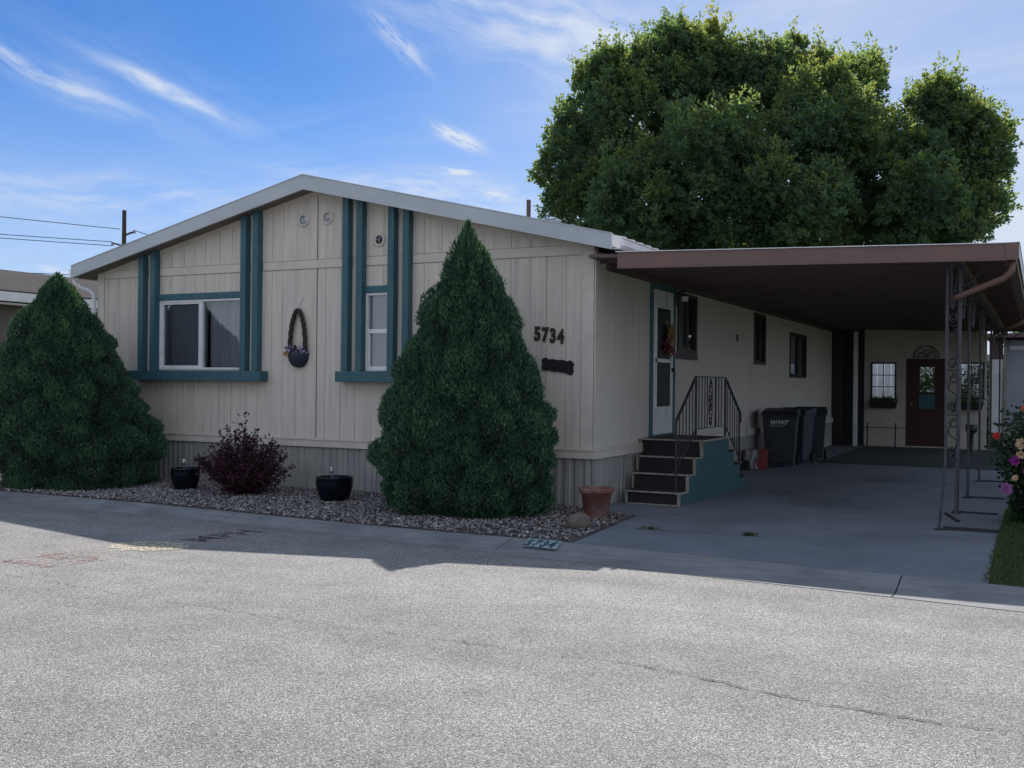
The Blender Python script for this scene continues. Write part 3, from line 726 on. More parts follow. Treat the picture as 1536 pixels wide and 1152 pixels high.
window(home, Pf, -7.18, -5.55, 1.67, 2.72, M['white'], -6.34, curtains=[(-7.1, -6.36), (-6.32, -5.6)])
window(home, Pf, -3.36, -2.98, 1.66, 2.72, M['white'], 2.20, kind='hung', curtains=[(-3.32, -3.02)])
# teal posts, headers and sills
for x in (-7.49, -7.24, -5.457, -5.232, -3.648, -3.417, -2.902, -2.668):
    mb = MB(); zt = min(wtop(x - .05), wtop(x + .05)) - .002
    mb.hexa([(x - .05, -.125, 1.655), (x + .05, -.125, 1.655), (x + .05, -.0125, 1.655), (x - .05, -.0125, 1.655), (x - .05, -.125, wtop(x - .05)), (x + .05, -.125, wtop(x + .05)), (x + .05, -.0125, wtop(x + .05)), (x - .05, -.0125, wtop(x - .05))])
    mb.build('teal_post', M['teal'], home, bevel=.004)
for a, b in ((-7.19, -5.51), (-3.366, -2.953)):
    MB().box(a, b, -.05, -.0125, 2.725, 2.815).build('window_header', M['teal'], home)
for a, b in ((-7.66, -5.065), (-3.744, -2.52)):
    MB().box(a, b, -.20, -.0125, 1.505, 1.65).build('window_sill_box', M['teal'], home, bevel=.005)
# round gable vents
for x, z, m2, r in ((-4.45, 3.79, 'steel', .075), (-4.03, 3.80, 'steel', .075), (-3.16, 3.44, 'plaque', .07)):
    mb = MB(); P = [(r + .028, .012), (r + .024, .03), (r, .034), (r - .006, .022), (r - .012, .02)]
    mb.lathe(P, n=24); o = mb.build('round_vent', M['trim'], home, smooth=True); o.location = (x, 0, z); o.rotation_euler = (R(90), 0, 0)
    mb = MB(); mb.lathe([(r - .008, .014), (r * .5, .026), (.0005, .030)], n=20); c = mb.build('vent_cap', M[m2], o, smooth=True)
    if m2 == 'plaque':
        mb = MB()
        for k in range(3): mb.bar((0, 0, .032), (.05 * math.cos(k * 2.1 + .9), .05 * math.sin(k * 2.1 + .9), .028), .008)
        mb.build('vent_fin', M['steel'], o)
# side windows
window(home, Ps, 3.2, 4.16, 2.0, 2.90, M['bronze'], 3.68, fw_=.05, curtains=[(3.26, 3.6), (3.75, 4.1)])
window(home, Ps, 7.84, 8.74, 1.92, 2.90, M['bronze'], 8.3, fw_=.05)
window(home, Ps, 10.95, 12.7, 1.70, 2.68, M['bronze'], 11.8, fw_=.05, curtains=[(11.85, 12.64)])
MB().box(.0105, .03, 3.15, 4.2, 1.90, 1.995).build('window_apron', M['bronze'], home)
mb = MB(); mb.box(.0105, .03, 14.3, 14.95, 2.92, 3.12)
for k in range(5): mb.box(.031, .04, 14.33, 14.92, 2.94 + k * .036, 2.955 + k * .036)
mb.build('louvre_vent', M['bronze'], home)
MB().box(.0105, .04, 6.55, 6.63, 2.30, 2.42).build('doorbell_box', M['soffit'], home, bevel=.004)
# door
door = MB(); 
for a in ((1.98, 2.05, .80, 2.93), (2.95, 3.02, .80, 2.93)): door.box(.0105, .045, *a)
door.box(.0105, .045, 2.05, 2.95, 2.86, 2.93); door.box(.0105, .05, 1.98, 3.02, .755, .799)
dr = door.build('door_frame', M['teal'], home)
mb = MB(); mb.box(.0, .035, 2.055, 2.945, .81, 2.855); dd = mb.build('storm_door', M['white'], dr, bevel=.004)
mb = MB(); mb.box(.036, .040, 2.20, 2.80, 1.88, 2.60); mb.box(.036, .040, 2.20, 2.80, 1.20, 1.83); mb.build('door_screen', M['screen'], dr)
mb = MB()
for z0, z1 in ((1.17, 1.20), (1.83, 1.88), (2.60, 2.63)): mb.box(.036, .048, 2.17, 2.83, z0, z1)
mb.box(.036, .048, 2.17, 2.20, 1.20, 2.60); mb.box(.036, .048, 2.80, 2.83, 1.20, 2.60); mb.build('door_moulding', M['white'], dr)
mb = MB(); mb.box(.036, .085, 2.865, 2.90, 1.70, 1.76); mb.tube([(.075, 2.88, 1.74), (.09, 2.88, 1.68), (.075, 2.88, 1.58)], .008, 6); mb.build('door_handle', M['iron'], dr)
# roof fittings
mb = MB(); mb.tube([(-2.5, 3.23, 3.85), (-2.5, 3.23, 4.46)], .035, 10); mb.build('vent_pipe', M['wood'], home)
mb = MB(); mb.lathe([(.0, .0), (.10, .0), (.10, .42), (.17, .43), (.17, .55), (.14, .58), (.0, .59)], n=20); o = mb.build('roof_vent', M['steel'], home, smooth=False); o.location = (-3.36, 6, 4.02)

# wall lamp beside the door
lt = empty('wall_lamp', (.0, 3.08, 2.80)); tag(lt, 'black outdoor wall lamp with a white globe between door and side window', 'wall lamp')
mb = MB(); mb.box(.012, .03, -.05, .05, -.12, .14); mb.tube([(.03, 0, .06), (.09, 0, .10), (.15, 0, .09), (.16, 0, .05)], .012, 8); mb.lathe([(.02, .03), (.06, .01), (.065, -.01)], (.16, 0, .03), 14); mb.build('bracket', M['iron'], lt)
mb = MB(); mb.lathe([(.003, -.09), (.04, -.08), (.055, -.04), (.05, 0), (.03, .02)], (.16, 0, .03), 16); mb.build('globe', M['lamp_white'], lt, smooth=True)

# house number and plaque
hn = empty('house_number', (-.60, -.012, 2.12)); tag(hn, 'dark brown numerals 5734 sloping slightly on the cream front wall', 'house number')
for i, ch in enumerate('5734'):
    me = text(ch, .235, .006, off=.012); o = link('numeral', me, M['digit'], hn)
    o.location = (-.205 + i * .107, -.008, -.065 - i * .013); o.rotation_euler = (R(90), 0, R(0)); o.scale = (.74, 1, 1)
mb = MB(); cx, cz = -.475, 1.725; P = []
import itertools
out = [(-.22, .07), (-.19, .095), (-.16, .10), (-.13, .08), (-.06, .088), (0, .078), (.06, .085), (.13, .07), (.17, .085), (.215, .055), (.225, .03), (.205, 0), (.215, -.05), (.20, -.085), (.17, -.10), (.12, -.08), (.05, -.072), (.01, -.07), (.0, -.045), (-.01, -.072), (-.07, -.07), (-.12, -.055), (-.16, -.06), (-.20, -.065), (-.225, -.04), (-.21, 0), (-.215, .04)]
mb.prism([(cx + a, cz + b - a * .06) for a, b in out], -.032, -.0135, 'y')
tag(mb.build('wall_plaque', M['plaque'], bevel=.004), 'blank black scalloped plaque hanging under the house number', 'plaque')

# hanging basket
hb = empty('hanging_basket', (-4.50, -.03, 1.70)); tag(hb, 'dark half basket of lilac flowers with tall twisted vine handle on the front wall', 'hanging basket')
mb = MB(); nseg, rows = 16, 9; base = 0
for j in range(rows):
    t = j / (rows - 1); a = t * math.pi / 2; r = .17 * math.sin(a) ** .8 + .004; z = .21 * (1 - math.cos(a)) 
    for i in range(nseg + 1):
        b = math.pi * i / nseg; mb.v.append((r * math.cos(b), -r * .85 * math.sin(b) + .015, z))
for j in range(rows - 1):
    for i in range(nseg): q = j * (nseg + 1) + i; mb.f.append((q, q + 1, q + nseg + 2, q + nseg + 1))
mb.f.append(tuple((rows - 1) * (nseg + 1) + i for i in range(nseg + 1)))
mb.build('bowl', M['basket'], hb, smooth=True)
mb = MB()
for ph in (0, 2.1, 4.2):
    pts = []
    for i in range(60):
        t = i / 59; a = math.pi * (1 - t); x = .135 * math.cos(a) * (1 - .25 * math.sin(a) ** 2); z = .2 + .62 * math.sin(a) ** .75
        pts.append((x + .016 * math.cos(ph + i * .55), -.03 + .016 * math.sin(ph + i * .55), z))
    mb.tube(pts, .019, 6)
mb.build('handle', M['vine'], hb, smooth=True)
mb = MB(); mb.tube([(.0, -.02, .83), (.02, .0, .90), (.045, .01, .97), (.05, .015, 1.0)], .004, 5); mb.build('hook', M['steel'], hb)
def petals(mb, c, r, n=8, cup=.5, dr=None):
    c = Vector(c); ax = Vector(dr or (random.gauss(0, .4), -1, random.gauss(.3, .4))).normalized(); x = ax.orthogonal().normalized(); y = ax.cross(x)
    for k in range(n):
        a = 2 * math.pi * (k + random.random() * .5) / n; d = (x * math.cos(a) + y * math.sin(a)); s = (ax.cross(d)).normalized()
        lift = ax * r * cup * random.uniform(.4, 1)
        mb.add([c, c + d * r * .6 + s * r * .38 + lift * .5, c + d * r + lift, c + d * r * .6 - s * r * .38 + lift * .5], [(0, 1, 2, 3)])
for nm, mm, cnt, box in (('blossom', 'lilac', 46, (-.17, .17, -.13, -.0, .19, .30)), ('dried_leaf', 'ochre', 10, (-.15, -.02, -.15, -.08, .17, .21)), ('dark_leaf', 'plum', 24, (-.17, .17, -.12, 0, .18, .30))):  # dark plum leaves sit between the lilac blossoms
    mb = MB()
    for _ in range(cnt): petals(mb, (random.uniform(box[0], box[1]), random.uniform(box[2], box[3]), random.uniform(box[4], box[5])), random.uniform(.022, .036), 6)
    mb.build(nm, M[mm], hb)['kind'] = 'stuff'

# wreath on the door
wr = empty('door_wreath', (.06, 2.60, 2.22)); tag(wr, 'autumn swag of orange and dark red flowers hanging on the storm door', 'wreath')
mb = MB()
for _ in range(60): mb2_ = petals(mb, (random.uniform(.0, .07), random.gauss(0, .065), random.gauss(0, .075)), random.uniform(.03, .05), 6, dr=(1, random.gauss(0, .5), random.gauss(0, .5)))
mb.build('orange_bloom', M['ochre'], wr)['kind'] = 'stuff'
mb = MB()
for _ in range(40): petals(mb, (random.uniform(.0, .05), random.gauss(-.03, .08), random.gauss(-.18, .04)), random.uniform(.03, .05), 6, dr=(1, random.gauss(0, .5), random.gauss(0, .5)))
mb.build('red_bloom', M['dusty'], wr)['kind'] = 'stuff'
mb = MB(); mb.tube([(.0, .0, .1), (.0, -.02, .35), (-.01, -.05, .70)], .004, 4); mb.build('hanging_wire', M['iron'], wr)

# ================================================================= CARPORT
CY, CX1 = -.30, 4.55
cp = empty('carport', (0, 0, 0)); tag(cp, 'flat brown metal carport roof on wrought iron posts beside the house', 'carport')
def cz(x): return 3.06 - (x - .42) * .027
mb = MB()
x = .05
mb.hexa([(.03, CY + .03, cz(.03) - .05), (CX1 - .03, CY + .03, cz(CX1) - .05), (CX1 - .03, YB + .3, cz(CX1) - .05), (.03, YB + .3, cz(.03) - .05), (.03, CY + .03, cz(.03) - .01), (CX1 - .03, CY + .03, cz(CX1) - .01), (CX1 - .03, YB + .3, cz(CX1) - .01), (.03, YB + .3, cz(.03) - .01)])
y = 0.1
rib = MB()
while y < YB - .1:
    rib.hexa([(.03, y, cz(.03) - .075), (CX1 - .04, y, cz(CX1) - .075), (CX1 - .04, y + .06, cz(CX1) - .075), (.03, y + .06, cz(.03) - .075), (.03, y, cz(.03) - .051), (CX1 - .04, y, cz(CX1) - .051), (CX1 - .04, y + .06, cz(CX1) - .051), (.03, y + .06, cz(.03) - .051)]); y += .30
rp = mb.build('roof', M['pan'], cp); rib.build('roof_rib', M['pan'], rp)
mb = MB(); X0 = .42
mb.hexa([(X0, CY - .03, cz(X0) - .175), (CX1, CY - .03, cz(CX1) - .155), (CX1, CY + .03, cz(CX1) - .155), (X0, CY + .03, cz(X0) - .175), (X0, CY - .03, cz(X0)), (CX1, CY - .03, cz(CX1)), (CX1, CY + .03, cz(CX1)), (X0, CY + .03, cz(X0))])
mb.hexa([(X0, CY - .045, cz(X0) - .19), (CX1, CY - .045, cz(CX1) - .17), (CX1, CY + .05, cz(CX1) - .17), (X0, CY + .05, cz(X0) - .19), (X0, CY - .045, cz(X0) - .176), (CX1, CY - .045, cz(CX1) - .156), (CX1, CY + .05, cz(CX1) - .156), (X0, CY + .05, cz(X0) - .176)])
mb.build('fascia', M['brown'], cp)
mb = MB(); mb.box(.40, CX1 + .005, CY - .05, CY + .06, 0, .001)
mb.v = [(x, y, cz(x) + (.001 if z == 0 else .010)) for x, y, z in mb.v]; mb.build('drip_edge', M['white'], cp)
ze = cz(CX1)
mb = MB(); P = [(CX1, ze - .165), (CX1 + .09, ze - .165), (CX1 + .115, ze - .10), (CX1 + .115, ze), (CX1 + .10, ze), (CX1 + .10, ze - .10), (CX1 + .08, ze - .15), (CX1, ze - .15)]
mb.prism(P, CY - .03, YB, 'y'); mb.build('gutter', M['brown'], cp)
mb = MB(); mb.box(CX1 + .095, CX1 + .125, CY - .03, YB, ze + .001, ze + .012); mb.box(CX1 + .1151, CX1 + .119, CY - .03, YB, ze - .14, ze - .002); mb.build('gutter_lip', M['fascia'], cp)
mb = MB(); mb.box(CX1 - .0, CX1 + .113, CY - .045, CY - .031, ze - .165, ze + .008); mb.build('gutter_end', M['brown'], cp)
mb = MB(); P = [(.30, CY + .1), ]
mb.hexa([(4.02, CY + .1, 2.80), (4.12, CY + .1, 2.80), (4.12, YB, 2.80), (4.02, YB, 2.80), (4.02, CY + .1, 2.892), (4.12, CY + .1, 2.888), (4.12, YB, 2.888), (4.02, YB, 2.892)]); mb.build('beam', M['pan'], cp)
MB().box(.0125, .055, .35, YB, 2.93, cz(0.03) - .052).build('ledger', M['pan'], cp)
# downspout elbow from the corner back to the first post
mb = MB(); mb.tube([(CX1 + .05, -.2, ze - .16), (CX1 + .05, -.2, ze - .26), (CX1 - .02, -.17, ze - .33), (4.12, .0, 2.47), (4.05, .03, 2.44)], [.035, .035, .035, .033, .033], 8); mb.build('downspout', M['brown'], cp, smooth=True)
mb = MB(); mb.tube([(CX1 + .05, 8, ze - .16), (CX1 + .05, 8, ze - .26), (CX1 - .02, 8, ze - .33), (4.12, 8.2, 2.47)], .035, 8); mb.build('downspout', M['brown'], cp, smooth=True)
def scroll(mb, P, cx, z0, z1, r, w=.008):
    """S scroll in the plane P(u,z)"""
    n = 18; pts = []
    for i in range(n):
        t = i / (n - 1); a = t * 2 * math.pi * 1.2; rr_ = r * (1 - .65 * t); pts.append(P(cx + rr_ * math.sin(a), z1 - r - rr_ * -math.cos(a) + 0))
    pts2 = []
    for i in range(n):
        t = i / (n - 1); a = t * 2 * math.pi * 1.2; rr_ = r * (1 - .65 * t); pts2.append(P(cx - rr_ * math.sin(a), z0 + r - rr_ * math.cos(a)))
    mb.tube(pts, w, 5); mb.tube(pts2, w, 5)
    mb.tube([P(cx, z1 - r + r), P(cx - r, (z0 + z1) / 2 + .1 * (z1 - z0)), P(cx + r, (z0 + z1) / 2 - .1 * (z1 - z0)), P(cx, z0)], w, 5)
def post(x, y, bent, wide=.17):
    mb = MB()
    if bent: wide = .15
    if bent:
        A = [(x, y, 2.80), (x, y, .75), (x - .03, y, .35), (x - .06, y, .0)]
        B = [(x + .125, y + .03, 2.80), (x + .125, y + .03, .95), (x + .10, y + .04, .55), (x + .10, y + .06, .18)]
    else:
        A = [(x, y, 2.80), (x, y, 0)]; B = [(x, y + wide, 2.80), (x, y + wide, 0)]
    for L in (A, B):
        for p, q in zip(L[:-1], L[1:]): mb.bar(p, q, .028, .028)
    o = mb.build('post', M['iron_grey'], cp)
    mb = MB(); z = .75
    Pp = (lambda u, z: (x + u * .88, y + u * .18, z)) if bent else (lambda u, z: (x, y + u, z))
    while z < 2.6:
        scroll(mb, Pp, wide / 2, z + .03, z + .44, .056, .009); mb.bar(Pp(.014, z), Pp(wide - .014, z), .014); z += .47
    mb.build('scroll', M['iron'], o, smooth=True)
    mb = MB()
    # corner brackets under the beam
    for s in (-1, 1):
        mb.tube([(x + .04, y + wide / 2 + s * (.10), 2.35), (x + .05, y + wide / 2 + s * .22, 2.60), (x + .06, y + wide / 2 + s * .42, 2.79)], .011, 5)
    mb.tube([(x + .03, y + .08, 2.45), (x + .25, y + .08, 2.66), (x + .42, y + .08, 2.82)], .011, 5)
    mb.box(x - .03, x + .12, y - .04, y + wide + .04, 2.785, 2.799)
    mb.build('bracket', M['iron_grey'], o)
    mb = MB()
    if bent:
        mb.bar((x - .09, y - .02, .006), (x + .0, y + .02, .006), .07, .012)
        mb.bar((x - .02, y + .05, .02), (x + .55, y + .05, .02), .04, .03); mb.bar((x + .0, y + .13, .17), (x + .13, y + .05, .10), .05, .03)
    else:
        mb.box(x - .05, x + .05, y - .05, y + wide + .05, 0, .012); mb.bar((x, y + .08, .012), (x + .45, y + .08, .012), .025, .02)
    mb.build('foot', M['iron'], o)
    return o
post(3.98, .10, True); post(3.98, 1.78, False); post(3.98, 3.75, False); post(3.98, 6.6, False); post(3.98, 10.6, False); post(3.98, 15.2, False)

# ================================================================= STAIRS
st = empty('entry_steps', (0, 0, 0)); tag(st, 'teal wooden entry steps with black treads and iron railing at the side door', 'steps')
SXR = .90
nos = [(.62, .17), (.97, .37), (1.26, .57), (1.57, .78)]
bk = [(2.90, .78), (3.20, .58), (3.53, .38), (3.85, .17)]
P = [(.64, 0.0)]
pr = [(.64, .0), (.64, .15), (.99, .15), (.99, .35), (1.28, .35), (1.28, .55), (1.59, .55), (1.59, .75), (2.90, .75), (2.90, .55), (3.20, .55), (3.20, .35), (3.53, .35), (3.53, .14), (3.85, .14), (3.85, .0)]
mb = MB(); mb.prism([(a, b + .0) for a, b in pr], .86, .89, 'x'); mb.build('side_panel', M['teal_dk'], st)
mb = MB(); mb.prism(pr, .20, .22, 'x'); mb.build('side_panel', M['teal_dk'], st)
prev = 0.002
for i, (y, z) in enumerate(nos):
    y2 = nos[i + 1][0] + .02 if i < 3 else 2.93
    xl = .03 if i == 3 else .19 - .045 * i
    s_ = MB().box(xl, SXR, y, y2, z - .02, z).build('step', M['black'], st)
    MB().box(xl + .05, SXR - .05, y + .012, y + .03, prev, z - .022).build('riser', M['black'], s_)
    mb = MB(); mb.box(xl, SXR + .004, y - .008, y + .016, z - .016, z + .004); mb.box(SXR - .034, SXR + .003, y + .006, y + .034, prev, z - .0165); mb.box(xl, xl + .02, y + .006, y + .034, prev, z - .0165)
    if i == 0: mb.box(xl, SXR, y + .0, y + .03, .003, .02)
    mb.box(SXR - .0, SXR + .01, y, y2 - .01, z - .024, z + .003); mb.build('nosing', M['nosing'], s_)
    prev = z + .001
for i, (y, z) in enumerate(bk[1:]):
    y0 = bk[i][0]; s_ = MB().box(.12, SXR, y0, y, z - .02, z).build('step', M['black'], st)
    mb = MB(); mb.box(.12, SXR + .012, y - .01, y + .014, z - .024, z + .004); mb.build('nosing', M['nosing'], s_)
    MB().box(.14, SXR - .04, y - .03, y - .012, .0 if i == 2 else bk[i + 2][1], z - .025).build('riser', M['black'], s_)
# railing
RXX = .83
rl = empty('railing'); rl.parent = st
PR = lambda y, z: (RXX, y, z)
top_l = [(.68, 1.06), (1.50, 1.62), (2.92, 1.62), (3.78, 1.08)]
bot_l = [(.68, .42), (1.50, .93), (2.92, .93), (3.72, .42)]
mb = MB()
for L, w in ((top_l, .03), (bot_l, .016)):
    for a, b in zip(L[:-1], L[1:]): mb.bar(PR(*a), PR(*b), w, w * .7)
mb.bar(PR(.68, .175), PR(.68, 1.06), .024); mb.bar(PR(1.50, .785), PR(1.50, 1.62), .028); mb.bar(PR(2.92, .785), PR(2.92, 1.62), .028); mb.bar(PR(3.78, 1.08), PR(3.78, .95), .022)
mb.bar(PR(3.70, .19), PR(3.70, 1.11), .022)
mb.build('rail_frame', M['iron'], rl)
zt = lambda y: interp(y, [p[0] for p in top_l], [p[1] for p in top_l]); zbm = lambda y: interp(y, [p[0] for p in bot_l], [p[1] for p in bot_l])
for y in [.68 + .135 * k for k in range(1, 6)] + [1.50 + .135 * k for k in (1, 2, 3, 7, 8, 9)] + [1.5 + .135 * 4 - .02, 1.5 + .135 * 6 + .09] + [2.92 + .13 * k for k in range(1, 6)]:
    MB().bar(PR(y, zbm(y)), PR(y, zt(y)), .013).build('baluster', M['iron'], rl)
mb = MB(); yc = 2.18
for y in (yc - .075, yc + .075): pass
scroll(mb, PR, yc, 1.27, 1.58, .062, .008); scroll(mb, PR, yc, .96, 1.27, .062, .008)
ov = [PR(yc + .085 * math.sin(a), 1.275 + .325 * math.cos(a)) for a in np.linspace(0, 2 * math.pi, 25)]; mb.tube(ov, .007, 5, cap=False)
mb.build('scroll', M['iron'], rl, smooth=True)

# ================================================================= BACK OF THE CARPORT
bw = empty('patio_wall', (0, 0, 0)); tag(bw, 'beige wall closing the back of the carport with red door and see through windows', 'wall')
PB = lambda u, z, d: (u, YB - d, z)
OPB = [(.97, 1.53, 1.22, 2.12), (1.80, 2.74, .03, 2.24), (3.04, 3.58, 1.28, 2.12)]
mb = MB(); tp = lambda u: cz(u) - .053
columns(mb, PB, [.78, 2.3, 3.66], [0, 0], 0, tp, -.08, 0, OPB); mb.build('wall', M['beige'], bw)
MB().box(.78, 3.66, YB - .012, YB - .001, 2.60, 2.62).build('wall_batten', M['beige'], bw)
for u0, u1, z0, z1 in (OPB[0], OPB[2]):
    mb = MB()
    for a, b, c, d in ((u0, u1, z0 - .03, z0 + .01), (u0, u1, z1 - .01, z1 + .03), (u0 - .03, u0 + .01, z0 - .03, z1 + .03), (u1 - .01, u1 + .03, z0 - .03, z1 + .03), ((u0 + u1) / 2 - .01, (u0 + u1) / 2 + .01, z0, z1), (u0, u1, z0 + (z1 - z0) * .34 - .01, z0 + (z1 - z0) * .34 + .01), (u0, u1, z0 + (z1 - z0) * .67 - .01, z0 + (z1 - z0) * .67 + .01)):
        mb.box(a, b, YB - .02 - random.uniform(0, .003), YB + .03 + random.uniform(0, .003), c, d)
    w = mb.build('window', M['bronze'], bw)
    MB().add([(u0, YB + .01, z0), (u1, YB + .01, z0), (u1, YB + .01, z1), (u0, YB + .01, z1)], [(0, 1, 2, 3)]).build('pane', M['glass_clear'], w)
mb = MB(); columns(mb, PB, [1.86, 2.68], [0], .04, lambda u: 2.18, -.05, -.01, [(2.12, 2.46, 1.40, 2.03)]); d_ = mb.build('door', M['reddoor'], bw)
mb = MB()
for a, b, c, e in ((1.80, 1.86, .03, 2.24), (2.68, 2.74, .03, 2.24), (1.86, 2.68, 2.18, 2.24)): mb.box(a, b, YB - .01, YB + .05, c, e)
mb.build('door_jamb', M['reddoor'], d_)
MB().box(2.10, 2.48, YB - .004, YB + .009, .98, 1.34).build('door_panel', M['teal'], d_)
mb = MB(); mb.lathe([(.0, .05), (.025, .04), (.025, .02), (.01, 0)], n=12); o = mb.build('door_knob', M['steel'], d_); o.location = (1.93, YB + .01, 1.1); o.rotation_euler = (R(90), 0, 0)
# arch decoration above the door
ar = empty('arch_decoration', (2.27, YB - .02, 2.27)); tag(ar, 'half round wrought iron arch ornament above the red back door', 'ornament')
mb = MB(); A = [( .30 * math.cos(a), 0, .30 * math.sin(a)) for a in np.linspace(0, math.pi, 18)]; mb.tube(A, .012, 6); mb.bar((-.3, 0, 0), (.3, 0, 0), .02)
for a in (.6, 1.1, 2.0, 2.5): mb.tube([(0, 0, .02), (.28 * math.cos(a), 0, .28 * math.sin(a))], .008, 5)
mb.build('iron_arch', M['iron'], ar)
mb = MB()
for a, r in ((.35, .2), (1.0, .18), (1.57, .2), (2.1, .18), (2.8, .2)): petals(mb, (r * math.cos(a), -.01, r * math.sin(a)), .055, 8, dr=(0, -1, .2))
mb.build('ornament_leaf', M['steel'], ar)
def flowerbox(u0, u1, z, name, label):
    e = empty(name, ((u0 + u1) / 2, YB - .14, z)); tag(e, label, 'flower box', 'flower boxes under the back windows'); h = (u1 - u0) / 2
    mb = MB(); mb.hexa([(-h + .04, -.07, 0), (h - .04, -.07, 0), (h - .04, .10, 0), (-h + .04, .10, 0), (-h, -.10, .17), (h, -.10, .17), (h, .10, .17), (-h, .10, .17)]); mb.build('box', M['plaque'], e)
    P = np.stack([rng.uniform(-h, h, 260), rng.uniform(-.1, .1, 260), rng.uniform(.15, .28, 260)], 1); leaves(P, rng.normal(size=(260, 3)) + (0, 0, .8), .06, .03, 'foliage', M['green'], e)
flowerbox(.93, 1.60, .98, 'flower_box', 'dark flower box with low plants under the left back window')
flowerbox(3.0, 3.60, .98, 'flower_box', 'dark flower box with low plants under the right back window')
mb = MB()
for u in (.95, 1.62): mb.bar((u, 15.7, .0), (u, 15.7, .62), .03)
mb.bar((.85, 15.7, .50), (2.05, 15.7, .50), .02); mb.bar((1.98, 15.7, 0), (1.98, 15.7, .50), .02)
tag(mb.build('metal_rack', M['iron']), 'low black metal rack standing in front of the beige back wall', 'rack')
ps = empty('plant_stand', (3.42, 14.6, 0)); tag(ps, 'dark pedestal planter left of the last carport posts', 'plant stand')
mb = MB(); mb.lathe([(.0, 0), (.13, 0), (.12, .04), (.05, .08), (.05, .45), (.12, .5), (.14, .66), (.12, .66), (.0, .6)], n=18); mb.build('pedestal', M['plaque'], ps, smooth=True)
# pale upright added in place of a slit of daylight, and shed beyond
tag(MB().box(.56, .66, YB - .35, YB - .25, 0, 2.93).build('daylight_strip', M['white'], bevel=.005), 'white square upright standing in for a slit of daylight behind the bins', 'post')
tag(MB().box(-.0 + .012, .30, YB - .3, YB + .05, 0, 3.0).build('storage_cabinet', M['plaque'], bevel=.005), 'tall dark cabinet against the far end of the side wall', 'cabinet')
mb = MB(); mb.box(.2, .779, YB + .06, YB + .11, 0, 3.02); tag(mb.build('closet_wall', M['plaque']), 'dark closed panel between the cabinet and the beige back wall', 'panel')
# things seen through the openings
fn = empty('garden_fence', (0, 21.5, 0)); tag(fn, 'pale garden fence seen through the left back window', 'fence')
mb = MB()
for k in range(46): mb.box(-3.0 + k * .2, -3.0 + k * .2 + .19, 21.5 - 21.5, 21.53 - 21.5, .03, 2.5)
mb.build('board', M['white'], fn)
mb = MB()
for x in (-3, -.6, 1.8, 4.2): mb.box(x, x + .09, .031, .12, 0, 2.55)
mb.build('fence_post', M['trim'], fn)
def bush(name, loc, r, h, n, m, label, cat='bush', llen=.09, lw=.045):
    e = empty(name, loc); tag(e, label, cat)
    d = rng.normal(size=(n, 3)); d /= np.linalg.norm(d, axis=1, keepdims=True); rad = rng.uniform(.55, 1.05, n)[:, None]
    P = d * rad * np.array([r, r, h / 2]) + np.array([0, 0, h / 2]); leaves(P, d + rng.normal(0, .6, (n, 3)), rng.uniform(.6, 1.2, n) * llen, lw, 'foliage', m, e)
    mb = MB()
    for k in range(7):
        a = k * .9; mb.tube([(0, 0, 0), (r * .3 * math.cos(a), r * .3 * math.sin(a), h * .35), (r * .65 * math.cos(a), r * .65 * math.sin(a), h * .75)], [.02, .014, .006], 5)
    mb.build('stem', M['stem'], e); return e
bush('garden_bush', (2.15, 19.3, 0), .75, 2.1, 5000, M['green'], 'bright green bush seen through the pane of the red door')
bush('garden_bush', (3.5, 19.0, 0), .9, 2.2, 5000, M['green'], 'loose green bush seen through the right back window')
# neighbouring shed to the right
sh = empty('garden_shed', (4.0, 17.0, 0)); tag(sh, 'pale grey blue shed with white wall panel behind the carport at far right', 'shed')
mb = MB(); mb.box(.0, 3.6, .8, 4, 0, 2.75); mb.build('wall', M['nblue'], sh)
mb = MB(); mb.box(-.30, -.02, .55, .60, .3, 2.25); mb.build('white_panel', M['white'], sh)
mb = MB(); mb.box(-.30, -.02, .55, .62, 2.251, 2.79); mb.build('brown_panel', M['pan'], sh)  # dark brown panel set above the white one
mb = MB(); mb.box(-.34, -.30, .5, .6, 0, 2.75); mb.box(-.01, .05, .5, .6, 0, 2.8); mb.build('corner_post', M['nosing'], sh)
mb = MB(); mb.box(.12, 3.4, .76, .795, 2.50, 2.60); mb.build('header', M['white'], sh)
mb = MB(); mb.hexa([(-.45, .2, 2.80), (4, .2, 2.80), (4, 4.3, 2.80), (-.45, 4.3, 2.80), (-.45, .2, 2.90), (4, .2, 2.90), (4, 4.3, 3.1), (-.45, 4.3, 3.1)]); mb.build('roof', M['pan'], sh)

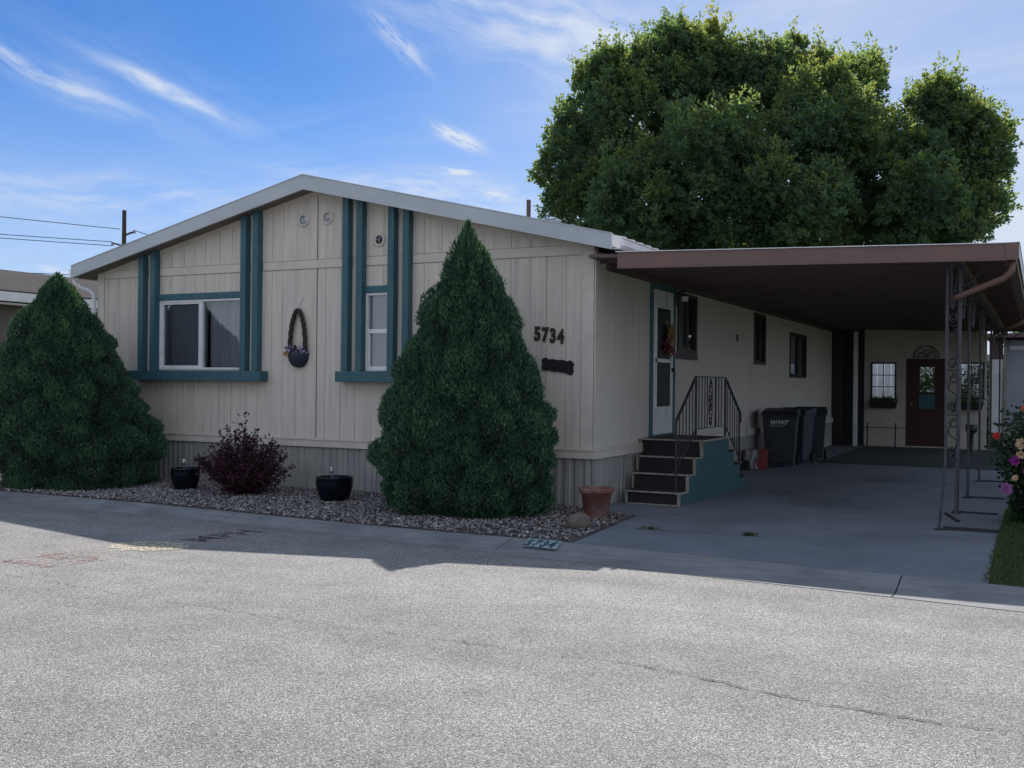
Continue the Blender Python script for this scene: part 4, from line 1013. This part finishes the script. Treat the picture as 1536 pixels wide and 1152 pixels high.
# ================================================================= THINGS IN THE CARPORT
def bin_(loc, rz, label, letters=False):
    e = empty('wheelie_bin', loc, rz); tag(e, label, 'wheelie bin', 'dark grey wheelie bins against the side wall')
    mb = MB(); mb.hexa([(-.25, -.27, .06), (.25, -.27, .06), (.25, .25, .06), (-.25, .25, .06), (-.31, -.36, .98), (.31, -.36, .98), (.31, .33, .98), (-.31, .33, .98)])
    mb.box(-.33, .33, -.39, .34, .93, .985); mb.build('body', M['bin'], e, bevel=.02)
    mb = MB(); mb.hexa([(-.34, -.41, .988), (.34, -.41, .988), (.34, .36, .988), (-.34, .36, .988), (-.30, -.34, 1.05), (.30, -.34, 1.05), (.32, .36, 1.09), (-.32, .36, 1.09)]); mb.build('lid', M['bin'], e, bevel=.015)
    mb = MB(); mb.tube([(-.27, .40, .98), (.27, .40, .98)], .016, 8); mb.build('handle', M['bin'], e)
    for s in (-1, 1):
        mb = MB(); mb.lathe([(.0, -.025), (.10, -.025), (.11, 0), (.10, .025), (.0, .025)], n=18); w = mb.build('wheel', M['black'], e); w.location = (s * .29, .27, .11); w.rotation_euler = (0, R(90), 0)
    if letters:
        me = text('W/W7', .11, .001, .35, off=.003); o = link('bin_lettering', me, M['letter'], e); o.location = (-.18, -.3635, .80); o.rotation_euler = (R(84.4), 0, 0)
        mb = MB(); mb.box(-.17, .06, -.349, -.345, .765, .772); mb.build('bin_lettering', M['letter'], e)
    return e
bin_((.50, 8.0, 0), R(8), 'dark grey wheelie bin with white slanted lettering, nearest of three', True)
bin_((.52, 9.1, 0), R(-6), 'dark grey wheelie bin behind the lettered one, middle of three')
bin_((.62, 10.2, 0), R(10), 'dark grey wheelie bin farthest back, next to the wall end')
# red crate / bag with rag
rb = empty('red_crate', (.30, 7.05, 0), R(12)); tag(rb, 'faded red plastic crate with a pale rag beside the bins', 'crate')
mb = MB(); mb.hexa([(-.15, -.12, 0), (.15, -.12, 0), (.15, .12, 0), (-.15, .12, 0), (-.18, -.14, .36), (.18, -.14, .36), (.18, .14, .36), (-.18, .14, .36)]); mb.box(-.19, .19, -.155, .155, .33, .362); mb.build('crate_shell', M['red'], rb, bevel=.008)
mb = MB(); n_ = 10; vs_ = []
for i in range(n_ + 1):
    for j in range(8):
        t = j / 7; vs_.append((-.17 + .22 * i / n_ + .02 * math.sin(j), -.16 - .03 * math.sin(i * 1.3 + j * .4) - .06 * t, .34 * (1 - t) + .02))
mb.add(vs_, [(i * 8 + j, (i + 1) * 8 + j, (i + 1) * 8 + j + 1, i * 8 + j + 1) for i in range(n_) for j in range(7)])
tag(mb.build('rag', M['rag'], smooth=True), 'pale crumpled rag draped over the front of the red crate', 'rag')
bpy.data.objects['rag'].location = (.30, 7.02, 0)
br = empty('broom', (.12, 6.75, 0)); tag(br, 'broom with pale handle leaning on the skirting beside the red crate', 'broom')
mb = MB(); mb.tube([(.06, -.02, .16), (-.03, .30, .80)], .012, 8); mb.build('handle', M['rag'], br)
mb = MB(); mb.hexa([(-.05, -.16, 0), (.13, -.16, 0), (.13, .10, 0), (-.05, .10, 0), (0, -.06, .18), (.09, -.06, .18), (.09, .02, .18), (0, .02, .18)]); mb.build('bristles', M['plaque'], br)

# ================================================================= POTS, ROCK
def bowl_pot(x, y, r, h, label, lampx):
    e = empty('bowl_planter', (x, y, .0)); tag(e, label, 'planter', 'black glazed bowl planters in the gravel')
    mb = MB(); mb.lathe([(.0, .0), (r * .62, .0), (r * .72, .02), (r * .93, h * .45), (r, h * .75), (r * .97, h * .95), (r * 1.0, h), (r * .93, h), (r * .90, h * .85), (.0, h * .82)], n=36); mb.build('bowl', M['glaze'], e, smooth=True)
    P = np.stack([rng.normal(-r * .3, r * .25, 60), rng.normal(-.02, r * .25, 60), np.full(60, h * .82)], 1); leaves(P, rng.normal(size=(60, 3)) + (0, 0, .8), .05, .025, 'sprig', M['green'], e)
    s = empty('solar_light', (x + lampx, y + .02, h * .8)); tag(s, ('small solar light stake in the left black bowl' if x < -4 else 'small solar light stake in the right black bowl'), 'solar light', 'solar lights in the bowl planters')
    mb = MB(); mb.tube([(0, 0, 0), (0, 0, .10)], .006, 6); mb.lathe([(.006, .10), (.022, .115), (.024, .13)], n=12); mb.build('stake', M['steel'], s)
    mb = MB(); mb.lathe([(.02, .130), (.026, .165), (.03, .17), (.0, .18)], n=12); mb.build('lens', M['lamp_white'], s, smooth=True)
bowl_pot(-5.62, -1.05, .20, .30, 'black glazed bowl planter at the foot of the left cone shrub', -.05)
bowl_pot(-3.06, -1.10, .235, .31, 'black glazed bowl planter between the purple bush and the right cone shrub', -.06)
tp_ = empty('terracotta_pot', (.43, -.93, 0)); tag(tp_, 'weathered terracotta pot with a rolled rim at the front corner of the house', 'pot')
mb = MB(); r = .17; mb.lathe([(.0, 0), (.125, 0), (.13, .01), (.172, .285), (.188, .29), (.192, .30), (.20, .335), (.195, .345), (.18, .345), (.172, .33), (.16, .26), (.0, .24)], n=40); mb.build('pot_body', M['terra'], tp_, smooth=True)
MB().lathe([(.0, .262), (.10, .268), (.159, .262)], n=20).build('potting_soil', M['soil'], tp_)
def rock(x, y, r, name, label, m='rock', sq=.75, sd=1):
    rr_ = random.Random(sd); me = bpy.data.meshes.new(name)
    import bmesh
    b = bmesh.new(); bmesh.ops.create_icosphere(b, subdivisions=4, radius=r)
    from mathutils import noise
    for v in b.verts:
        f = 1 + .12 * noise.noise(v.co * (1.1 / r) + Vector((sd * 3.1, 0, 0))) + .05 * noise.noise(v.co * (6 / r)); v.co *= f; v.co.z *= sq
    b.to_mesh(me); b.free(); o = link(name, me, M[m], smooth=True); o.location = (x, y, r * sq * .7); return tag(o, label, 'rock')
rock(.60, -1.80, .13, 'boulder', 'rounded tan boulder in the gravel in front of the terracotta pot')
# weeds in the driveway joint
def weed(x, y, r, n, label):
    P = np.stack([rng.normal(x, r, n), rng.normal(y, .015, n), np.full(n, .002)], 1); o = leaves(P, rng.normal(size=(n, 3)) * .8 + (0, 0, .8), .045, .016, 'weed', M['green']); tag(o, label, 'weed')
weed(2.28, -1.40, .035, 60, 'clump of green weeds in the driveway joint, the right one')
weed(1.25, -1.48, .06, 40, 'thin weeds in the driveway joint, the left patch')

# ================================================================= CONE SPRUCES
from mathutils import noise as mnoise
def cone_spruce(name, base, prof, off, label, n, seed, ysq=.9):
    """prof: list of (z, r); off: function of z giving the axis shift"""
    e = empty(name, (base[0], base[1], 0)); tag(e, label, 'spruce shrub', 'dwarf cone spruces')
    zs = [p[0] for p in prof]; rs_ = [p[1] for p in prof]
    g_ = np.random.default_rng(seed)
    # sample the surface in proportion to its radius
    zt_ = np.linspace(0, zs[-1], 400); rt_ = np.interp(zt_, zs, rs_) + .03; cdf = np.cumsum(rt_); cdf /= cdf[-1]
    z = np.interp(g_.random(n), cdf, zt_); a = g_.uniform(0, 2 * math.pi, n)
    nu = np.empty(n)
    def lump(aa, zz):
        v = Vector((math.cos(aa) * 2.1 + seed, math.sin(aa) * 2.1, zz * 2.3)); w = Vector((math.cos(aa) * 5 + seed, math.sin(aa) * 5, zz * 6)); u = Vector((math.cos(aa) * 12 + seed, math.sin(aa) * 12, zz * 15))
        c1_ = mnoise.cell_vector(Vector((0, 0, 0)))
        f1 = mnoise.voronoi(Vector((math.cos(aa) * 2.9 + seed, math.sin(aa) * 2.9, zz * 3.0)))[0][0]
        return .12 * mnoise.noise(v) + .08 * mnoise.noise(w) + .04 * mnoise.noise(u) + .62 * (.34 - f1)
    lp = np.minimum(np.array([lump(aa, zz) for aa, zz in zip(a, z)]), .10)
    R0 = np.interp(z, zs, rs_)
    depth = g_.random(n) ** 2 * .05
    Rr = R0 * (1 + .45 * lp) + lp * .55 * np.clip(R0, 0, .5) * 2 * .5 - depth + g_.normal(0, .012, n)
    Rr = np.maximum(Rr, .01)
    ox = np.array([off(v) for v in z])
    P = np.stack([ox + Rr * np.cos(a), Rr * np.sin(a) * ysq, z + g_.normal(0, .01, n)], 1)
    D = np.stack([np.cos(a) * .55, np.sin(a) * .55, np.full(n, .95)], 1) + g_.normal(0, .28, (n, 3))
    D[z > zs[-1] - .35, 2] += .8
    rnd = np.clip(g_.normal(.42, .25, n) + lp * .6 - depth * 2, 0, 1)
    D /= np.linalg.norm(D, axis=1, keepdims=True)
    X = np.cross(D, g_.normal(size=(n, 3))); X /= np.linalg.norm(X, axis=1, keepdims=True); Y = np.cross(D, X)
    L = (g_.uniform(.022, .048, n) + .03 * (g_.random(n) < .03))[:, None]; w = .0075
    V = np.stack([P - X * w, P + X * w, P + D * L, P - Y * w, P + Y * w, P + D * L * .95], 1).reshape(-1, 3)
    F = np.arange(6 * n).reshape(-1, 3)
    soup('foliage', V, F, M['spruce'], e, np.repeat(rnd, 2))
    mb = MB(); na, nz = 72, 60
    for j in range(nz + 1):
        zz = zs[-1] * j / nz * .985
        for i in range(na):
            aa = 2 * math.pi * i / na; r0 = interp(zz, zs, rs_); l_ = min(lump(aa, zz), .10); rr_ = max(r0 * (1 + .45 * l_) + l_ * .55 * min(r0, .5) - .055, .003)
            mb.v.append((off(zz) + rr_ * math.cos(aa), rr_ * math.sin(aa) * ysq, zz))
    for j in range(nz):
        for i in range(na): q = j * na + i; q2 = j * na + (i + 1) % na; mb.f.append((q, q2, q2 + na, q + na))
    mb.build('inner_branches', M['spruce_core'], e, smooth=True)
    return e
cone_spruce('cone_spruce', (-1.15, -1.12, 0), [(0, .88), (.12, 1.0), (.35, 1.07), (.62, 1.10), (1.0, 1.04), (1.38, .93), (1.75, .80), (2.12, .66), (2.5, .50), (2.9, .30), (3.2, .12), (3.40, .01)], lambda z: .0,
            'tall dark green cone spruce in the gravel hiding the second front window sill', 115000, 3)
cone_spruce('cone_spruce', (-7.62, -1.30, 0), [(0, 1.08), (.15, 1.16), (.45, 1.25), (.8, 1.22), (1.2, 1.10), (1.6, .98), (2.0, .84), (2.3, .66), (2.55, .47), (2.8, .26), (2.98, .08), (3.04, .01)], lambda z: -.27 * min(z / 2.4, 1.0) + .26 * max(0, 1 - z / 1.7),
            'broad dark green cone spruce at the left corner beside the downspout', 115000, 11)

# ================================================================= PURPLE BUSH
pbh = empty('purple_bush', (-4.52, -1.12, 0)); tag(pbh, 'purple leaved bush in the gravel below the hanging basket', 'bush')
mb = MB(); LP, LD = [], []
rb_ = random.Random(8)
for k in range(125):
    a = rb_.uniform(0, 2 * math.pi); tilt = rb_.uniform(0, 1) ** .6 * 1.0; h = rb_.uniform(.72, 1.0) * (1.10 - .60 * tilt ** 2) * (1 if k < 75 else .62)
    d = Vector((math.cos(a) * tilt * .68, math.sin(a) * tilt * .62, 0)); pts = []
    if k == 0: d = Vector((.02, 0, 0)); h = 1.22
    for i in range(9):
        t = i / 8; p = Vector((0, 0, 0)) + d * (t ** .8) + Vector((0, 0, h * t * (1 - .12 * t * tilt))) + Vector((rb_.gauss(0, .012), rb_.gauss(0, .012), 0)); pts.append(p)
    mb.tube(pts, [.008 * (1 - .7 * i / 8) for i in range(9)], 4)
    for i in range(1, 9):
        for q in range(10 if k else 12):
            t = rb_.random(); a0 = pts[i - 1]; p = a0.lerp(pts[i], t); s = (pts[i] - a0).normalized()
            o_ = Vector((rb_.gauss(0, 1), rb_.gauss(0, 1), rb_.gauss(0, 1))); o_ = (o_ - s * o_.dot(s)).normalized()
            sp = 0.0 if q < 7 else rb_.uniform(.02, .09)
            LP.append(p + o_ * sp); LD.append(o_ * .8 + s * .6)
mb.build('stem', M['stem'], pbh)
LP = np.array(LP); LD = np.array(LD); leaves(LP, LD, rng.uniform(.035, .07, len(LP)), .026, 'foliage', M['plum'], pbh)

# ================================================================= ROSE BUSHES
def rose_bush(x, y, h, r, blooms, label, nst=60):
    e = empty('rose_bush', (x, y, 0)); tag(e, label, 'rose bush', 'rose bushes beside the driveway'); mb = MB(); LP, LD = [], []
    for k in range(nst):
        a = rb_.uniform(0, 6.28); t_ = rb_.uniform(.1, 1); hh = h * rb_.uniform(.55, 1.0); d = Vector((math.cos(a), math.sin(a), 0)) * r * t_; pts = []
        for i in range(8):
            t = i / 7; pts.append(d * t ** 1.2 + Vector((rb_.gauss(0, .015), rb_.gauss(0, .015), hh * t)))
        mb.tube(pts, [.008 * (1 - .6 * i / 7) for i in range(8)], 5)
        for i in range(1, 8):
            for q in range(12):
                p = pts[i - 1].lerp(pts[i], rb_.random()); o_ = Vector((rb_.gauss(0, 1), rb_.gauss(0, 1), rb_.gauss(0, .5))).normalized(); LP.append(p + o_ * rb_.uniform(.01, .12)); LD.append(o_ + Vector((0, 0, .2)))
    for (bx, by, bz, mm, br_) in blooms:
        mb.tube([(bx * .3, by * .3, bz * .35), (bx * .8, by * .8, bz * .75), (bx, by, bz)], .005, 5)
        for q in range(16): o_ = Vector((rb_.gauss(0, 1), rb_.gauss(0, 1), rb_.gauss(0, .5))).normalized(); t = rb_.uniform(.5, .95); LP.append(Vector((bx * t, by * t, bz * t)) + o_ * .05); LD.append(o_)
    mb.build('stem', M['stem'], e)
    leaves(np.array(LP), np.array(LD), rng.uniform(.045, .08, len(LP)), .042, 'foliage', M['rose_leaf'], e)
    for (bx, by, bz, mm, br_) in blooms:
        b_ = MB()
        ax = Vector((rb_.gauss(0, .25) - .2, -1, .35 + rb_.gauss(0, .2)))
        for ring, (rad, nn, cup) in enumerate(((1, 7, .35), (.8, 6, .8), (.55, 5, 1.4), (.3, 4, 2.2))): petals(b_, (0, 0, 0), br_ * 1.2 * rad, nn, cup, ax)
        for ring in range(2): petals(b_, (0, 0, 0), br_ * .95, 7, .15, ax)
        o = b_.build('bloom', M[mm], e, smooth=False); o.location = (bx, by, bz)
    return e
rose_bush(4.74, 1.25, 1.25, .42, [(-0.02, -0.32, 1.28, 'rose_coral', .045), (0.05, -0.28, 1.22, 'rose_red', .04), (-0.30, -0.37, .98, 'rose_red', .042), (-0.05, -0.32, .90, 'rose_peach', .065), (-0.06, -0.32, .78, 'rose_peach', .045), (-0.12, -0.34, .71, 'rose_magenta', .055), (0.04, -0.30, .58, 'rose_magenta', .07), (-0.20, -0.40, .40, 'rose_mauve', .065), (-0.11, -0.32, .52, 'rose_peach', .035), (0.08, -0.27, .93, 'rose_mauve', .045)],
          'rose bush with coral, peach and purple blooms at the right edge of the driveway')
rose_bush(5.0, 3.6, 1.35, .5, [(-.25, -.2, 1.2, 'rose_coral', .04)], 'leafy rose bush behind the blooming one, by the second iron post', 70)
rose_bush(4.95, 6.3, 1.2, .5, [], 'green bush without blooms farthest back along the driveway', 60)

# ================================================================= TREES
L1 = [(-9.57, 23.48, 8.96, 2.07), (-10.59, 24.08, 10.89, 1.17), (-8.5, 24.02, 11.16, 2.19), (-7.22, 24.68, 12.75, 1.75), (-5.76, 26.55, 12.7, 1.6), (-5.24, 22.32, 9.08, 2.19), (-4.18, 26.23, 11.94, 1.75), (-1.85, 24.61, 10.36, 2.07), (-1.14, 27.77, 11.61, 1.46), (-2.63, 23.09, 7.89, 2.14), (-0.96, 26.75, 8.62, 1.94), (-7.39, 21.78, 7.57, 1.94), (-10.21, 23.16, 7.74, 1.34), (-4.69, 23.72, 7.0, 2.31), (-2.32, 25.49, 6.87, 2.19), (-6.86, 25.99, 11.44, 2.07), (-10.66, 22.93, 9.43, 1.09), (-6.73, 22.68, 6.17, 1.7), (-0.94, 26.76, 6.44, 1.51), (-8.9, 23.82, 6.49, 1.22), (-7.44, 24.56, 13.65, 1.02), (-6.03, 26.41, 13.89, 0.97), (-3.32, 26.66, 13.21, 1.02), (-10.2, 24.28, 12.77, 0.73), (-1.31, 28.81, 12.99, 0.83), (-6.57, 25.01, 13.32, 0.92), (-4.51, 26.06, 12.86, 1.12), (-2.23, 27.22, 12.49, 1.02), (-9.0, 23.77, 12.81, 0.92), (-0.27, 28.22, 10.4, 0.83), (-1.22, 25.49, 9.57, 1.46)]
L2 = [(1.86, 27.06, 9.61, 1.73), (1.44, 26.84, 10.75, 1.06), (2.78, 27.53, 9.27, 1.27), (1.46, 26.86, 7.99, 1.73), (2.59, 27.43, 7.54, 1.2), (1.37, 26.81, 6.61, 1.38), (0.54, 26.39, 7.52, 0.97), (3.39, 27.84, 9.97, 0.6), (2.37, 26.2, 6.21, 0.97), (0.47, 25.23, 6.05, 1.2), (1.36, 24.56, 7.63, 1.38), (1.53, 26.89, 11.45, 0.69), (2.46, 27.37, 10.65, 0.83), (1.04, 25.52, 9.15, 1.01)]
def big_tree(name, lobes, trunk, label, seed, dens, spike=1.0):
    e = empty(name, (trunk[0], trunk[1], 0)); tag(e, label, 'tree', 'leafy trees behind the house'); g_ = np.random.default_rng(seed); base = np.array([trunk[0], trunk[1], 0])
    Ps, Ds, Rn = [], [], []
    C_ = np.array([l[:3] for l in lobes]); Rl = np.array([l[3] for l in lobes])
    for (x, y, z, r) in lobes:
        c0 = np.array([x, y, z]); r = r * .90
        # boughs: smaller rounded masses standing out of the big lobe, shingled down the crown
        for b in range(int(5 + 6.5 * r)):
            d = g_.normal(size=3) + np.array([0, -.35, .15]); d /= np.linalg.norm(d)
            bc = c0 + d * r * g_.uniform(.58, .86); br = r * g_.uniform(.24, .40) + .10
            if (np.linalg.norm(C_ - bc, axis=1) < Rl * .50).sum() > 0: continue
            tone = g_.normal(.36, .10)
            ns = int(dens * .52 * br * br) + 6
            dd = g_.normal(size=(ns, 3)) + np.array([0, 0, .35]) + d * .5; dd /= np.linalg.norm(dd, axis=1, keepdims=True)
            for q in dd:
                ax = q * .75 + np.array([0, 0, .35]) + g_.normal(0, .25, 3); ax /= np.linalg.norm(ax)
                Ls = g_.uniform(.24, .46) * spike * (2.2 if q[2] > .6 and g_.random() < .2 else 1); k = int(15 + 26 * Ls)
                t = g_.random(k); wd = (.26 * Ls + .04) * (1.1 - .7 * t)
                p = bc + q * br * g_.uniform(.5, .9) + ax * (t * Ls)[:, None] + g_.normal(size=(k, 3)) * wd[:, None] * .5
                Ps.append(p); Ds.append(ax + g_.normal(0, .8, (k, 3)) - np.array([0, 0, .35])); Rn.append(np.clip(tone + .28 * max(q[2], 0) * t + g_.normal(0, .08, k), 0, 1))  # upward tips yellower: young growth, also painting sunlit bough tops into the colour
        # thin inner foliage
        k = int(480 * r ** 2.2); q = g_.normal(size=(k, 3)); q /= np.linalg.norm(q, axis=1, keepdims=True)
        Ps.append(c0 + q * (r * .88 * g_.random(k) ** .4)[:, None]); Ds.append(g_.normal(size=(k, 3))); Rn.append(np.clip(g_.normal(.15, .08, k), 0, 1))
    P = np.concatenate(Ps); D = np.concatenate(Ds); Rn = np.concatenate(Rn); n = len(P)
    print(name, 'leaves', n)
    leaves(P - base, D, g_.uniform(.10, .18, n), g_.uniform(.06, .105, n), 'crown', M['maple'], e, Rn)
    mb = MB(); zb_ = min(l[2] for l in lobes)
    mb.tube([(0, 0, -.1), (.05, 0, 1.5), (0, .1, zb_ * .75), (.0, 0, zb_)], [.36, .28, .24, .2], 12)
    o = mb.build('trunk', M['bark'], e, smooth=True)
    mb = MB()
    for (x, y, z, r) in lobes:
        a = Vector((0, 0, zb_ * .8)); b = Vector((x, y, z)) - Vector(base); c = a.lerp(b, .5) + Vector((0, 0, .25))
        mb.tube([a, c, b, b + (b - c).normalized() * r * .6], [.13, .08, .045, .012], 7)
    mb.build('limb', M['bark'], e, smooth=True)
    return e
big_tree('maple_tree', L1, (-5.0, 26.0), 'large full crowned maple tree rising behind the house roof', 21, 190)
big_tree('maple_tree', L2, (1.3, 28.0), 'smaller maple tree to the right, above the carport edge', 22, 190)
# spiky conifer top at the far right
cf = empty('conifer', (4.6, 25.5, 0)); tag(cf, 'dark spiky conifer top just right of the smaller maple', 'tree')
n = 5000; z = rng.uniform(.5, 5.55, n); a = rng.uniform(0, 6.28, n); rr0 = (5.6 - z) * .23 * rng.uniform(.3, 1, n)
leaves(np.stack([rr0 * np.cos(a), rr0 * np.sin(a), z], 1), np.stack([np.cos(a), np.sin(a), np.full(n, .9)], 1), .22, .05, 'crown', M['spruce'], cf)
mb = MB(); mb.tube([(0, 0, 0), (0, 0, 5.4)], [.14, .02], 8); mb.build('trunk', M['bark'], cf)

# ================================================================= LEFT NEIGHBOUR AND POWER LINE
nh = empty('neighbour_house', (-13.3, 0, 0)); tag(nh, 'brown shingled neighbouring mobile home at the far left edge', 'mobile home')
mb = MB(); mb.box(-8.2, -.25, -3.0, 24, 0, 3.0)
mb.build('wall', M['nwall'], nh)
mb = MB(); mb.prism([(.12, 3.12), (-4.2, 4.02), (-8.6, 3.12), (-8.6, 3.24), (-4.2, 4.14), (.12, 3.24)], -3.4, 24.4, 'y'); mb.build('roof', M['shingle'], nh)
mb = MB(); mb.box(.121, .24, -3.4, 24.4, 3.02, 3.20); mb.box(.0, .12, -3.4, 24.4, 2.96, 3.0); mb.build('gutter', M['white'], nh)
mb = MB(); mb.prism([(-8.2, 3.0), (-.25, 3.0), (-.25, 3.1), (-4.2, 3.95), (-8.2, 3.1)], -3.0, -2.9, 'y'); mb.build('gable', M['nwall'], nh)
up_ = empty('utility_pole', (-30.52, 20.66, 0)); tag(up_, 'slim utility pole with two short arms beyond the left roof slope', 'utility pole')
mb = MB(); mb.tube([(0, 0, -.1), (0, 0, 8.83)], [.14, .085], 10); mb.build('pole', M['wood'], up_)
rdir = np.array([rt.x, rt.y, 0])
mb = MB(); mb.bar((0, 0, 7.28), tuple(-rdir * .5 + np.array([0, 0, 7.42])), .07); mb.bar((0, 0, 7.75), tuple(rdir * .45 + np.array([0, 0, 7.92])), .07)
mb.build('arm', M['wood'], up_)
mb = MB(); mb.lathe([(.0, 0), (.05, .0), (.05, .14), (0, .16)], tuple(-rdir * .5 + np.array([0, 0, 7.30])), 8); mb.lathe([(.0, 0), (.05, .0), (.05, .14), (0, .16)], tuple(rdir * .45 + np.array([0, 0, 7.84])), 8); mb.build('insulator', M['steel'], up_)
W_ = [((-30.68, 20.58, 8.02), (-37.69, 11.4, 8.59)), ((-30.98, 20.43, 7.47), (-37.68, 11.4, 7.64)), ((-30.98, 20.43, 7.30), (-37.68, 11.4, 7.51)), ((-32.56, 19.62, 6.02), (-37.66, 11.41, 6.08))]
labs = ['topmost power line running left from the pole', 'upper wire of the close pair left of the pole', 'lower wire of the close pair left of the pole', 'lowest single wire just above the neighbouring roof']
for (a, b), lb in zip(W_, labs):
    a, b = Vector(a), Vector(b); far = a + (b - a) * 3.0
    pts = [a.lerp(far, t) + Vector((0, 0, -.5 * 4 * t * (1 - t) * .25)) for t in np.linspace(0, 1, 16)]
    if 'lowest' in lb: pts = [a + (a - b) * 1.0] + pts
    tag(MB().tube(pts, .016, 5).build('power_line', M['iron']), lb, 'power line', 'power lines at the left')
tag(MB().tube([(-30.17, 20.84, 7.98), (-29.4, 21.23, 7.72), (-20, 26.1, 6.2), (-5, 34, 5.6)], .016, 5).build('power_line', M['iron']), 'short length of wire dropping right from the pole behind the roof', 'power line', 'power lines at the left')
